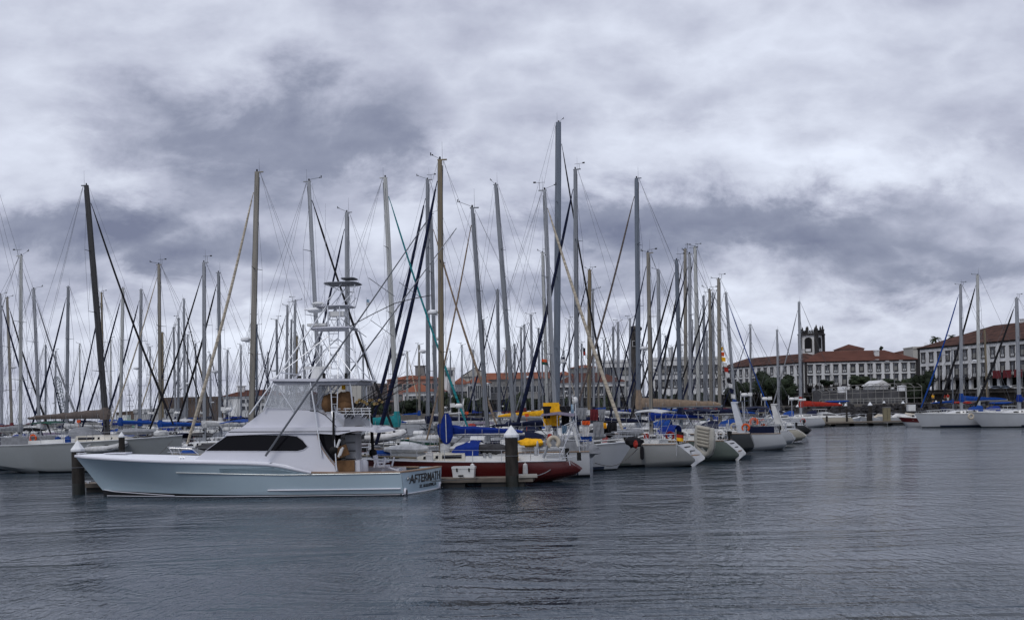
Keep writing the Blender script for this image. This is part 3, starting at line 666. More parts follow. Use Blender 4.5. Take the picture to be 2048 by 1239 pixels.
def solve():
    placed = []
    def span(b, Y):
        xt, yt, xb, w, sp, dr, fu, fw, cv, _, L = b[:11]
        X = (xb - HX) * Y / F; a, c = X + dr * .42 * L, X - dr * .58 * L
        return min(a, c) - .5, max(a, c) + .5
    for b in BOATS:
        if b[9]: placed.append((b[9], *span(b, b[9])))
    out = []
    for b in BOATS:
        Y = b[9]
        if not Y:
            hy = -unroll(b[0], b[1])[1]; best = None
            for k in range(60):
                Mh = 15.0 + (k * .37) % 7.0 if k else 15.5
                Yc = (Mh - EYE) * F / hy
                if Yc < 76 or Yc > 215: Yc = max(76, min(Yc, 215)) + k * 1.3 * (1 if Yc < 140 else -1)
                lo, hi = span(b, Yc)
                if b[0] > 1150 and hi > 11.4 + (Yc - 60) * .42 + 3: continue
                if all(abs(Yc - p[0]) > 4.6 or hi < p[1] or lo > p[2] for p in placed): best = Yc; break
            Y = best or Yc; placed.append((Y, *span(b, Y)))
        out.append(Y)
    return out
YS = solve()
EXTRA = {}
# labels for masts told apart by their place among the landmarks
LM = [(-200, 'from the left edge'), (171, 'right of the black mast'), (515, 'right of the stout beige mast'), (880, 'right of the tan mast'), (1117, 'right of the tallest mast'), (1273, 'right of the tall blue-grey mast')]
ORD = ['first', 'second', 'third', 'fourth', 'fifth', 'sixth', 'seventh', 'eighth', 'ninth', 'tenth', 'eleventh', 'twelfth', 'thirteenth', 'fourteenth', 'fifteenth', 'sixteenth', 'seventeenth', 'eighteenth', 'nineteenth', 'twentieth', 'twenty-first', 'twenty-second', 'twenty-third', 'twenty-fourth', 'twenty-fifth', 'twenty-sixth', 'twenty-seventh', 'twenty-eighth']
xsall = sorted(b[0] for b in BOATS if b[0] > -20)
for i, (b, Y) in enumerate(zip(BOATS, YS)):
    xt, yt, xb, w, sp, dr, fu, fw, cv, _, L, hl, ex = b; ex = dict(ex)
    yb = HY + (EYE - 1.3) * F / Y - .022 * (xb - HX)
    base = px(xb, yb, Y); top = px(xt, yt, Y); M = top.z
    lm = [l for l in LM if l[0] < xt or l[0] < 0][-1]; n = len([x for x in xsall if lm[0] < x <= xt])
    near = Y < 82
    lab = ex.pop('label', None)
    if not lab:
        bits = f"yacht with {'tall' if yt < 450 else ('slim' if w < 7 else 'stout')} {SPN[sp]} mast"
        if fu and fw and w >= 7 and len(bits.split()) + len(lm[1].split()) < 12: bits += f" and {fu} jib"
        lab = f"{bits}, {ORD[n - 1]} masthead {lm[1]}"
    yaw = ex.pop('yaw', random.uniform(-13, -5)); ex.pop('xstern', None)
    tr = ex.pop('transom', None)
    lod = 0 if Y < 80 else (1 if Y < 122 else 2)
    rz = (0 if dr > 0 else math.pi) + R(yaw)
    if fu and not fw: fu = None
    ex.setdefault('spr', 2 if M < 18 else 3); ex.setdefault('wire', .00013 * Y)
    if 'hood' not in ex and random.random() < .6: ex['hood'] = random.choice(['navy', 'navy', 'royal', 'grey', 'black', 'blue'])
    if 'bimini' not in ex and random.random() < .35 and Y < 120: ex['bimini'] = random.choice(['navy', 'blue', 'pale', 'black'])
    if 'radar' not in ex and random.random() < .16: ex['radar'] = random.uniform(6, 9.5)
    if cv is None: cv = random.choice(['navy', 'blue', 'navy', 'pale', 'grey', 'royal', 'black', 'white', 'maroon'])
    ex.setdefault('fs', random.uniform(1.1, 1.3)); ex.setdefault('fb', random.uniform(1.35, 1.6)); ex.setdefault('gen', random.random() < .22)
    ex.setdefault('boomz', random.uniform(1.25, 1.6))
    EXTRA[i] = sailboat(L=L, B=min(4.3, .31 * L), M=M, lean=(top.x - base.x) * dr, hull=hl, mastm=sp, mw=max(.07, w * Y / F / 2 * .92), furl=fu, fr=max(.035, fw * Y / F / 2 * .72),
             cover=cv, lod=lod, label=lab, loc=(base.x, Y, 0), rz=rz, transom=scoopm if tr else None, seed=i * 31 + 5, **ex)
# ------------------------------------------------------------------ sport fishing boat in front
FO = Vector((-4.4, 47.9, 0)); FRZ = R(173.5)
DU = Vector((math.cos(FRZ), math.sin(FRZ))); DV = Vector((-math.sin(FRZ), math.cos(FRZ)))
def FL(x, y, v):
    a, b = unroll(x, y); t = (v + FO.x * DV.x + FO.y * DV.y) / (a / F * DV.x + DV.y)
    u = (t * a / F - FO.x) * DU.x + (t - FO.y) * DU.y
    return Vector((u, v, EYE - b / F * t))
def interp(tab, x):
    if x <= tab[0][0]: return tab[0][1]
    for (a, p), (b, q) in zip(tab, tab[1:]):
        if x <= b:
            s = (x - a) / (b - a); return p + (q - p) * s
    return tab[-1][1]
def sport_fisher():
    T = thing('sport_fishing_boat', 'pale blue and white sport fishing boat with tuna tower and AFTERMATH on its transom', 'fishing boat', FO, FRZ)
    sheer = [(0, 1.06)] + sorted([(FL(x, y, v).x, FL(x, y, v).z) for x, y, v in ((150, 911, 0), (200, 915, 1.0), (330, 922, 2.0), (400, 924, 2.2), (500, 926.5, 2.2), (548, 929, 2.2), (585, 937, 2.2), (622, 944.5, 2.2), (700, 945, 2.2))])
    LT = FL(150, 911, 0).x; LW = FL(206, 993, 0).x
    hbt = [(0, 2.02), (4, 2.16), (8, 2.2), (LT * .66, 2.15), (LT * .76, 1.92), (LT * .86, 1.45), (LT * .94, .82), (LT * .985, .28), (LT, .04)]
    hct = [(0, 1.88), (5, 1.92), (8, 1.8), (LW * .66, 1.45), (LW * .78, .98), (LW * .9, .45), (LW, .03)]
    TK = lambda v: .27 * (2.1 - v) - .45 + .15 * (1 - (v / 2.1) ** 2)
    S = 34; rings = []; rail_pts = []; sheer_pts = []; chine = []
    for i in range(S + 1):
        s = i / S; s = s if i < S else 1.0
        xt = s * LT; xc = s * LW; zt = interp(sheer, xt); bt = interp(hbt, xt); bc = interp(hct, xc)
        fl = max(0, (s - .45) / .55) ** 1.5
        pts = []
        for k in (0, .12, .3, .5, .7, .88, 1):
            z = zt + (.10 + .18 * fl - zt) * k; e = k ** (1 + .0 * fl); conc = 1 - (1 - k) ** (1 + 1.1 * fl)
            b = bt + (bc - bt) * conc; x = xt + (xc - xt) * k
            pts.append([x, b, z])
        pts.append([xc - .05, bc * .97, .02]); pts.append([xc - .15 - .6 * fl, bc * .6, -.4]); pts.append([xc - .3 - 1.2 * fl, .01, -.6])
        if i == S: pts = [[p[0], .02, p[2]] for p in pts]
        w = (1 - s) ** 12
        full = [(p[0] - w * TK(p[1]), p[1], p[2]) for p in pts]
        fullm = [(p[0] - w * TK(-p[1]), -p[1], p[2]) for p in reversed(pts)]
        rings.append([Vector(q) for q in full + fullm]); sheer_pts.append(Vector(full[0]))
    mi = [0, 0, 0, 0, 0, 0, 1, 2, 2, 2, 2, 2, 1, 0, 0, 0, 0, 0, 0, 0]
    mb = MB(); mb.loft(rings, False, False, closed=False, mi=mi[:19]); mb.build('hull', [fisher_blue, mat('fisher_boot_black', (.012, .012, .014), .3), dark_anti], T, smooth=True)
    def hull_v(u_, z):
        s = u_ / LT
        for r0, r1 in zip(rings, rings[1:]):
            if r0[0].x <= u_ <= r1[0].x:
                f = (u_ - r0[0].x) / (r1[0].x - r0[0].x); prof = [a + (b - a) * f for a, b in zip(r0[:8], r1[:8])]
                for p, q in zip(prof, prof[1:]):
                    if q.z <= z <= p.z: g = (p.z - z) / max(p.z - q.z, 1e-5); return p.y + (q.y - p.y) * g
        return 2.0
    # transom, curved
    mb = MB(); rr = []
    n = 11; sq = rings[0]
    for i in range(n):
        f = i / (n - 1)
        col = []
        for k in range(6):
            kz = k / 5; z = 1.06 + (.02 - 1.06) * kz; b = 2.02 + (1.84 - 2.02) * kz; v = b * (1 - 2 * f)
            col.append(Vector((-TK(v) - .006, v, z)))
        rr.append(col)
    def tr_pt(v, z): return Vector((-TK(v) - .02, v, z))
    mb.loft(rr, False, False, closed=False); tr = mb.build('transom', fisher_blue, T, smooth=True)
    for body, size, cz, sh, offs, sx in (('AFTERMATH', .56, .50, .15, .006, .98), ('ST. AUGUSTINE, FL', .20, .24, .1, .004, 1.0)):
        me = text_mesh(body, size, sh, .006, offs, .95 if size > .3 else 1.0)
        wd = max(v.co.x for v in me.vertices) - min(v.co.x for v in me.vertices)
        tgt = 3.2 if size > .3 else 1.75
        cx = -.15 if size > .3 else -.30
        for v in me.vertices:
            x, y, z = v.co; p = tr_pt(cx - x * tgt / wd, cz + y); v.co = (p.x - z, p.y, p.z)
        me.materials.append(black); o = bpy.data.objects.new('lettering', me); COL.objects.link(o); o.parent = tr
    mb = MB(); mb.path([tr_pt(v, .06) for v in (2, 1.5, 1, .5, 0, -.5, -1, -1.5, -1.95)], .03, 6); mb.build('transom_stripe', fisher_white, tr)
    for v in (1.75, -1.7):
        mb = MB(); mb.tube(tr_pt(v, .16) + Vector((.05, 0, 0)), tr_pt(v, .16) + Vector((-.05, 0, 0)), .17, n=14); a = mb.build('exhaust_pipe', fisher_white, tr)
        mb = MB(); mb.tube(tr_pt(v, .13) + Vector((.05, 0, 0)), tr_pt(v, .13) + Vector((-.07, 0, 0)), .13, n=14); mb.build('exhaust_mouth', rubber, a)
    mb = MB(); mb.box(tr_pt(-1.15, .66) + Vector((-.005, 0, 0)), (.02, .012, .5)); mb.box(tr_pt(-1.75, .66) + Vector((-.005, 0, 0)), (.02, .012, .5)); mb.build('transom_door_seam', rubber, tr)
    mb = MB(); mb.tube(tr_pt(1.55, .74), tr_pt(1.55, .74) + Vector((-.04, 0, 0)), .10, n=12); mb.build('hawse_hole', steel, tr)
    # covering boards
    mb = MB(); aft = [p for p in sheer_pts if p.x < FL(622, 944, 2.2).x + .1]
    for sg in (1, -1):
        mb.loft([[Vector((p.x, sg * (abs(p.y) + d_), p.z + zz)) for d_, zz in ((.02, -.03), (.02, .03), (-.32, .03), (-.32, -.03))] for p in aft])
    mb.loft([[tr_pt(v, z) + Vector((dx_, 0, 0)) for dx_, z in ((-.02, 1.03), (-.02, 1.09), (.3, 1.09), (.3, 1.03))] for v in (2, 1.5, 1, .5, 0, -.5, -1, -1.5, -2)])
    mb.build('covering_board', teak, T, smooth=True)
    # rub rail and strakes
    xr = FL(352, 944, 1.9).x; us = [0.46 + (xr - .46) * i / 24 for i in range(25)]
    zr = lambda u_: min(1.02, interp(sheer, u_) - .02) if u_ < 6 else 1.02 + (FL(352, 944.5, 1.9).z - 1.02) * (u_ - 6) / (xr - 6)
    for sg in (1, -1):
        mb = MB(); mb.path([(u_, sg * (hull_v(u_, zr(u_)) + .012), zr(u_)) for u_ in us], .028, 6); mb.build('rub_rail', mat('rail_steel', (.35, .38, .40), .3, metal=.4), T)
        mb = MB(); u2 = [.47 + (FL(534, 978, 2).x - .47) * i / 14 for i in range(15)]
        mb.loft([[Vector((u_, sg * (hull_v(u_, .32) + d_), z)) for d_, z in ((-.01, .36), (.09 * min(1, (15 - i_) / 4), .31), (-.01, .27))] for i_, u_ in enumerate(u2)]); mb.build('spray_rail', fisher_white, T)
        mb = MB(); mb.path([(LW - .08 - 4.2 * f, sg * (hull_v(LW - .2 - 4.2 * f, .22 - .17 * f) + .01 if f > 0 else .03), .30 - .22 * f) for f in (0, .2, .4, .6, .8, 1)], .022, 5); mb.build('bow_strake', fisher_white, T)
        mb = MB(); mb.path([(u_, sg * (hull_v(u_, .05) + .01), .045) for u_ in [(LW * .97 - .5) * i / 20 + .5 for i in range(21)]], .018, 4); mb.build('waterline_stripe', fisher_white, T)
        # engine room vents
        mb = MB()
        for r_ in range(5):
            z = 1.09 + r_ * .062; ua = FL(596 - r_ * 12, 941, 2.2).x; ub = FL(438 + 0 * r_, 941, 2.15).x
            pts = [ua + (ub - ua) * i / 8 for i in range(9)]
            pts = [q for q in pts if z < interp(sheer, q) - .03]
            if len(pts) > 2: mb.path([(q, sg * (hull_v(q, z) + .004), z) for q in pts], .014, 4)
        mb.build('engine_vent', mat('vent_grille_grey', (.14, .21, .25), .4), T)  # thin dark grey strips of the vent grille
        # white gunwale moulding forward
        mb = MB(); fw = [p for p in sheer_pts if p.x > FL(640, 944, 2.2).x]
        mb.loft([[Vector((p.x, sg * max(.0, (abs(p.y) + d_)), p.z + zz)) for d_, zz in ((.035, -.055), (.05, .0), (.0, .055), (-.15, .05), (-.1, -.05))] for p in fw]); mb.build('gunwale', fisher_white, T, smooth=True)
    # foredeck
    mb = MB(); fw = [p for p in sheer_pts if p.x > 6.2]
    mb.loft([[Vector((p.x, p.y * f, p.z + .045 + .10 * (1 - f * f) * min(1, p.y))) for f in (.98, .6, 0, -.6, -.98)] for p in fw], False, False, closed=False); fd = mb.build('foredeck', fisher_deck, T, smooth=True)
    p = FL(232, 906, .2); mb = MB(); mb.box((p.x, 0, interp(sheer, p.x) + .19), (1.1, .7, .05)); mb.build('deck_hatch', fisher_white, fd)
    mb = MB(); p = FL(160, 909, 0); mb.box((p.x - .1, 0, p.z + .07), (.5, .12, .06)); mb.ball((p.x + .05, 0, p.z + .05), .07); mb.build('bow_roller', steel, fd)
    for v in (1.6, -1.6):
        mb = MB(); p = FL(364, 918, 1.6); z = interp(sheer, p.x) + .08; mb.tube((p.x - .15, v, z + .1), (p.x + .15, v, z + .1), .02); mb.tube((p.x - .06, v, z - .05), (p.x - .06, v, z + .1), .02); mb.tube((p.x + .06, v, z - .05), (p.x + .06, v, z + .1), .02); mb.build('cleat', steel, fd)
    for v in (1.0, -1.0):
        mb = MB(); pts = [FL(x, y, v) for x, y in ((346, 908), (338, 895), (372, 896), (384, 897), (397, 908))]; mb.path(pts, .02, 6)
        mb.tube(FL(356, 895.5, v), FL(361, 908, v), .018); mb.build('bow_rail', steel, fd)
    # deckhouse (planar sides: v depends on height and length)
    def hv(x, y, off=0):
        v = 1.8
        for _ in range(4): p = FL(x, y, v); v = 1.93 - .12 * (p.z - 1) - .045 * (p.x - 4) + off
        return FL(x, y, v)
    def sides(pts, off=0): return [hv(x, y, off) for x, y in pts]
    def mirror(ps): return [Vector((p.x, -p.y, p.z)) for p in ps]
    hp = sides([(386, 921), (458, 866), (634, 864), (637, 878), (641, 890), (648, 903), (657, 916), (668, 929), (672, 944), (620, 944), (600, 938), (580, 932), (548, 926), (480, 924)])
    mb = MB(); mb.loft([hp, mirror(hp)]); house = mb.build('deckhouse', fisher_white, T)
    wp0 = sides([(412, 900.5), (458, 868.5), (575, 870), (594, 872.5), (605, 880), (614.5, 892), (606, 898), (594, 901)], .004); wp1 = sides([(412, 900.5), (458, 868.5), (575, 870), (594, 872.5), (605, 880), (614.5, 892), (606, 898), (594, 901)], .02)
    for sg in (1, -1):
        f = (lambda P: P) if sg > 0 else mirror
        mb = MB(); mb.loft([f(wp0), f(wp1)]); wn = mb.build('side_window', glassd, house)
        mb = MB(); q = f(sides([(410, 901.5), (457, 867.5), (576, 869), (596, 871.5), (607, 879.5), (616.5, 892), (608, 899), (595, 902), (410, 901.5)], .018)); mb.path(q, .012, 4); mb.build('window_trim', fisher_white, wn)
        mb = MB(); q = f(sides([(634, 866), (637, 880), (642, 892), (649, 904), (658, 917), (669, 930)], .01)); mb.path(q, .02, 5); mb.build('teak_edge', teak, house)
        mb = MB(); q = f(sides([(392, 921.5), (470, 923.5), (540, 926), (570, 930), (597, 938), (620, 944)], .01)); mb.path(q, .03, 5); mb.build('moulding', fisher_deck, house, smooth=True)
    # saloon bulkhead, aft glass, cockpit furniture
    a = FL(636, 866, 1.0).x; b = FL(671, 866, 1.0).x; c = FL(716, 866, 1.0).x
    ztop = FL(660, 868, 1.0).z; mb = MB(); mb.box(((a + b) / 2, 0, (ztop + 1.0) / 2), (abs(a - b) + .3, 3.0, ztop - 1.0)); bk = mb.build('aft_bulkhead', glassd, T)
    mb = MB(); mb.box((b - .25, 1.35, 1.35), (1.5, .35, .5)); mb.box((b - .1, 1.35, 1.9), (1.2, .1, .5), ry=.35); mb.build('mezzanine_seat', fabric['brown'], T)
    mb = MB(); mb.box((b - .95, 1.1, 1.28), (.55, .6, .62)); mb.build('bait_locker', fisher_white, T)
    gx = FL(703, 866, .6).x; mb = MB(); mb.box((gx, .3, (ztop + .85) / 2), (.5, 1.0, ztop - .85)); st_ = mb.build('companion_steps', mat('step_grey', (.30, .31, .33), .5), T)
    for q in range(5): mb = MB(); mb.box((gx, .83, 1.25 + q * .38), (.46, .03, .035)); mb.build('step_tread', rubber, st_)
    mb = MB(); gx2 = FL(722, 900, .6).x; mb.lathe((gx2, .6, .95), [(.3, 0), (.33, .1), (.33, .5), (.28, .62), (.05, .66)], 14); mb.build('bait_tank', fisher_white, T, smooth=True)
    mb = MB(); mb.box((3.6, 0, .72), (5.2, 3.4, .06)); mb.build('cockpit_sole', teak, T)
    for sg in (1, -1): mb = MB(); mb.box((3.6, sg * 1.72, .9), (5.2, .05, .36)); mb.build('cockpit_liner', fisher_white, T)
    # fighting chair
    fx = FL(765, 930, 0).x; ch = MB(); ch.tube((fx, 0, .7), (fx, 0, 1.2), .1, n=10); ch.box((fx, 0, 1.24), (.62, .58, .09)); ch.box((fx - .0, 0, .95), (.5, .5, .04)); c0 = ch.build('fighting_chair', fisher_white, T)
    mb = MB(); mb.box((fx + .30, 0, 1.50), (.08, .6, .5), ry=.15); mb.build('backrest', fisher_white, c0)
    for sg in (1, -1): mb = MB(); mb.box((fx, sg * .34, 1.42), (.5, .09, .06)); mb.tube((fx + .2, sg * .34, 1.2), (fx + .2, sg * .34, 1.42), .02); mb.build('armrest', fisher_white, c0)
    mb = MB(); mb.tube((fx - .2, .1, 1.2), (fx - .75, .1, 1.0), .03); mb.tube((fx - .2, -.1, 1.2), (fx - .75, -.1, 1.0), .03); mb.box((fx - .8, 0, 1.0), (.1, .6, .25)); mb.build('footrest', fisher_white, c0)
    for q, (xx, vv) in enumerate(((fx - .15, .42), (fx - .35, -.42), (fx + .1, -.45), (fx + .3, .4))): mb = MB(); mb.tube((xx, vv, 1.2), (xx - .12, vv, 1.62), .045, n=8); mb.build('rod_holder', fisher_white, c0)
    # bridge deck and brow
    bp = [(450, 871), (452, 866), (458, 861), (470, 857), (484, 854.5), (676, 853.5), (700, 853), (722, 853), (738, 855), (750, 860), (752, 865), (736, 861.5), (715, 861), (700, 863), (676, 869), (634, 866), (560, 866)]
    q0 = sides(bp, .10); q1 = [Vector((p.x, p.y * .93 if 1 else 0, p.z)) for p in sides(bp, .13)]
    for p in q0 + q1: p.y = min(p.y, 1.95)
    mb = MB(); mb.loft([q0, mirror(q0)]); br = mb.build('bridge_brow', fisher_white, T)
    for sg in (1, -1):
        f = (lambda P: P) if sg > 0 else mirror
        mb = MB(); mb.path(f(sides([(457, 863), (560, 862.5), (676, 862), (700, 860.5)], .112)), .016, 4); mb.build('brow_line', rubber, br)  # thin black line along the lower side of the brow
    # flybridge coaming
    fp = [(481, 856), (527, 822), (528, 814), (560, 816), (620, 820.5), (636, 822), (650, 829), (662, 840), (674, 855)]
    q = sides(fp, -.10); mb = MB(); mb.loft([q, mirror(q)]); fly = mb.build('flybridge', fisher_white, T)
    mb = MB(); qq = sides([(620, 820.5), (636, 822), (650, 829), (662, 840), (673, 854)], -.085)
    for sg in (1, -1): mb = MB(); mb.path(qq if sg > 0 else mirror(qq), .018, 5); mb.build('coaming_trim', rubber, fly)
    # wing box aft of the flybridge
    w0 = [FL(x, y, .5) for x, y in ((688, 852), (690, 826), (711, 822), (734, 852))]; mb = MB(); mb.loft([w0, [p + Vector((0, -1.2, 0)) for p in w0]]); mb.build('bridge_locker', mat('locker_grey', (.24, .25, .28), .4), fly)
    mb = MB(); w1 = [FL(x, y, 1.0) for x, y in ((706, 855), (710, 851.5), (722, 852), (718, 855.5))]; mb.loft([w1, [p + Vector((0, -1.4, 0)) for p in w1]]); mb.build('brow_cushion', rubber, fly)
    # clear enclosure
    e = [FL(x, y, 1.45) for x, y in ((532, 815), (547, 770), (619, 769), (621, 819))]
    for sg in (1, -1):
        ee = e if sg > 0 else mirror(e); mb = MB(); mb.loft([ee, [p + Vector((0, .01, 0)) for p in ee]]); mb.build('clear_enclosure', vinyl, fly)
    mb = MB(); mb.loft([[e[0], e[1]], [Vector((e[0].x + .01, -1.45, e[0].z)), Vector((e[1].x + .01, -1.45, e[1].z))]], False, False, closed=False); mb.build('front_enclosure', vinyl, fly)
    mb = MB(); c_ = [FL(x, y, .5) for x, y in ((580, 819), (600, 800), (612, 800), (626, 820))]; mb.loft([c_, [p + Vector((0, -1.0, 0)) for p in c_]]); mb.build('helm_console', fisher_white, fly)
    # covered seats
    for (x0, y0, rx, rz_, v, col) in ((655, 806, .28, .42, .6, 'brown'), (690, 799, .42, .42, .5, 'brown'), (664, 798, .3, .3, -.3, 'brown'), (690, 812, .35, .3, .6, 'brown')):
        mb = MB(); cc = FL(x0, y0, v); mb.ball(cc, 1, 10, 7, (rx, .35, rz_)); vs = [tuple(Vector(p) + Vector((rnd(-.03, .03), rnd(-.03, .03), rnd(-.03, .03)))) for p in mb.v]; mb.v = vs; mb.build('seat_cover', fabric[col], fly, smooth=True)
    # hardtop
    hq = [(537, 760), (541, 757.5), (640, 756), (719, 757), (723, 759), (719, 761), (640, 762), (541, 761.5)]
    q = [FL(x, y, 1.55) for x, y in hq]; mb = MB(); mb.loft([q, mirror(q)]); ht = mb.build('hardtop', fisher_white, T)
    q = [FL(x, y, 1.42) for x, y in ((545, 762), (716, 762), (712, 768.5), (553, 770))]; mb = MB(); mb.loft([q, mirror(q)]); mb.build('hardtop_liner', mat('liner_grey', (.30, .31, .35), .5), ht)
    tub = MB(); TU = lambda a_, b_, r=.038, both=True: [tub.tube(FL(*a_), FL(*b_), r, n=6)] + ([tub.tube(*(Vector((p.x, -p.y, p.z)) for p in (FL(*a_), FL(*b_))), r, n=6)] if both else [])
    TU((527, 820, 1.5), (548, 768, 1.4)); TU((553, 768, 1.4), (588, 822, 1.5)); TU((590, 822, 1.4), (620, 768, 1.4)); TU((621, 764, 1.45), (643, 911, 1.95)); TU((700, 764, 1.4), (706, 818, 1.3)); TU((640, 765, 1.35), (590, 822, 1.2))
    tub.tube(FL(620, 768, 1.4), Vector((FL(620, 768, 1.4).x, -1.4, FL(620, 768, 1.4).z)), .03); tub.build('hardtop_frame', alu, ht)
    # tuna tower
    tub = MB()
    TU((499, 828, 1.7), (560, 745, 1.3)); TU((560, 745, 1.3), (621, 657, .85)); TU((621, 657, .85), (653, 612, .7)); TU((546, 757, 1.35), (657, 671, .8), .026)
    TU((719, 757, 1.35), (699, 657, .85)); TU((615, 662, .85), (662, 757, 1.3), .02); TU((660, 690, .9), (612, 757, 1.3), .02); TU((670, 700, .9), (712, 757, 1.3), .022); TU((655, 672, .8), (690, 700, .95), .02)
    TU((655, 612, .7), (657, 657, .8)); TU((679, 612, .7), (679, 657, .8), .026); TU((640, 614, .6), (667, 588, .5), .022); TU((667, 588, .5), (683, 566, .5), .022); TU((658, 604, .55), (672, 576, .5), .02); TU((650, 566, .5), (667, 576, .5), .02)
    TU((697, 610, .6), (710, 568, .5), .022); TU((683, 608, .6), (700, 590, .55), .02); TU((655, 625, .7), (668, 652, .8), .02); TU((676, 632, .6), (668, 652, .7), .02)
    for k in range(4): y = 574 + k * 9; tub.tube(FL(700 - k * 4, y, .55), FL(712 - k * 3.5, y, .5), .015, n=4)
    for (x, y, v) in ((621, 657, .85), (699, 657, .85), (655, 612, .7), (560, 745, 1.3)): c_ = FL(x, y, v); tub.tube(c_, Vector((c_.x, -v, c_.z)), .028)
    tw = tub.build('tuna_tower', alu, T)
    for (x0, x1, y, v, th, nm, m_) in ((611, 702, 656, .95, .10, 'tower_platform', fisher_white), (625, 699, 612, .8, .05, 'belly_rail', fisher_white), (641, 712, 565, .8, .07, 'sun_shade', mat('shade_grey', (.14, .15, .17), .5)), (678, 708, 555.5, .5, .05, 'top_shade', mat('shade_grey', (.14, .15, .17), .5))):
        p, q = FL(x0, y, v), FL(x1, y + 1.5, v); mb = MB(); xm, hw = (p.x + q.x) / 2, abs(p.x - q.x) / 2
        mb.loft([[Vector((xm + hw * f * math.cos(a_) * (abs(math.cos(a_)) ** -.5 if abs(math.cos(a_)) > .01 else 0), v * f * math.sin(a_) * (abs(math.sin(a_)) ** -.5 if abs(math.sin(a_)) > .01 else 0), p.z + dz_)) for a_ in [2 * math.pi * k / 16 for k in range(16)]] for dz_, f in ((-th / 2, .94), (0, 1), (th / 2, .94))]); mb.build(nm, m_, tw, smooth=True)
    mb = MB(); p = FL(638, 608, .2); mb.ball(p, 1, 12, 6, (.34, .45, .11)); mb.build('lookout_cushion', white, tw, smooth=True)
    mb = MB(); p = FL(676, 628, .3); mb.box(p, (.70, .6, .22)); mb.build('tower_helm', white, tw)
    mb = MB(); p = FL(630, 620, .4); mb.ball(p, 1, 12, 6, (.38, .3, .14)); mb.tube(FL(609, 619, .4), FL(640, 621, .4), .04); mb.build('thermal_camera', capm, tw, smooth=True)
    mb = MB(); p = FL(637, 650, .3); mb.box(p, (.9, .7, .12)); mb.build('platform_seat', white, tw)
    mb = MB(); r1 = [FL(655, 612, .25), FL(659, 690, .45), FL(661, 757, .9), FL(664, 822, 1.2), FL(669, 880, 1.9), FL(673, 941, 2.05)]; r2 = [FL(679, 612, .2), FL(676, 690, .4), FL(676, 757, .85), FL(674, 822, 1.15), FL(670, 838, 1.2)]
    mb.path(r1, .028, 6); mb.path(r2[:4] + [r2[4]], .024, 6)
    # rungs by height
    def atz(path, z):
        for p, q in zip(path, path[1:]):
            if q.z <= z <= p.z: return p + (q - p) * ((p.z - z) / (p.z - q.z))
    z = r2[0].z - .3
    while z > r2[-1].z:
        p, q = atz(r1, z), atz(r2, z)
        if p and q: mb.tube(p, q, .018, n=4)
        z -= .33
    mb.build('tower_ladder', alu, T)
    # outriggers
    for sg, a_, b_ in ((1, (531, 911, 2.0), (856, 438, 3.2)), (-1, (580, 905, -1.95), (913, 456, -3.2))):
        p, q = FL(*a_), FL(*b_); mb = MB(); mb.tube(p, p + (q - p) * .45, .050, .042, n=6); mb.tube(p + (q - p) * .45, q, .038, .020, n=6); ot = mb.build('outrigger', mat('dull_outrigger', (.16, .17, .19), .4, metal=.4), T)
        mb = MB()
        for f in (.55, .72): c1 = p + (q - p) * f; mb.tube(c1 + Vector((.55, 0, .45)), c1 + Vector((-.6, 0, -.4)), .014, n=4)
        mb.path([p + (q - p) * .5, p + (q - p) * .6 + Vector((-.35, 0, -.3)), q], .006, 3)
        mb.build('outrigger_spreader', wirem, ot)
    mb = MB(); mb.path([FL(700, 652, .5), FL(745, 628, .5), FL(790, 606, .5), FL(830, 596, .5), FL(863, 590, .5)], .02, 4); mb.build('fishing_rod', black, T)
    mb = MB(); mb.tube(FL(649, 652, .6), FL(651, 407, .6), .018, .008, n=4); mb.build('whip_antenna', fisher_white, tw)
    mb = MB(); mb.box(FL(636, 735, 0), (1.3, .12, .13)); mb.tube(FL(636, 738, 0), FL(636, 757, 0), .26, .38, n=12); mb.build('open_array_radar', white, ht)
    mb = MB(); mb.lathe(FL(676, 757, .2), [(.2, 0), (.22, .1), (.15, .18), (.02, .22)], 12); mb.build('satellite_dome', capm, ht, smooth=True)
    for q_, sz in ((FL(599, 753.5, .6), (.16, .12, .12)), (FL(648, 752, .8), (.10, .16, .3)), (FL(692, 752, .8), (.10, .14, .3))): mb = MB(); mb.box(q_, sz); mb.build('floodlight', rubber, ht)
    mb = MB(); mb.box(FL(687, 771, .4), (.13, .2, .35)); mb.build('life_jacket_bag', fabric['yellow'], ht)
    # rod rack with rods and reels
    mb = MB()
    for y in (817, 822, 828): mb.tube(FL(676, y, .9), FL(742, y - 1, .9), .02, n=5)
    for x in (690, 706, 722, 738): mb.tube(FL(x, 815, .9), FL(x + 3, 852 if x > 730 else 832, .9), .02, n=5)
    mb.build('rod_rack', alu, T)
    rr_ = random.Random(3)
    for k in range(11):
        x = 694 + k * 5; a_ = FL(x - 6, 835 + rr_.uniform(-3, 3), .9 - k * .12); b_ = FL(x + 20, 804 + rr_.uniform(-5, 4), .9 - k * .12); c_ = FL(x + 92 + rr_.uniform(-10, 20), 752 + rr_.uniform(-14, 16), .9 - k * .12)
        mb = MB(); mb.tube(a_, b_, .025, n=5); mb.tube(b_, c_, .014, .007, n=4); rd = mb.build('fishing_rod', rubber, T)
        mb = MB(); mb.tube(b_ + Vector((0, -.06, 0)), b_ + Vector((0, .06, 0)), .075, n=8); mb.build('reel', mat('gold_reel', (.40, .28, .12), .35, metal=.8), rd)
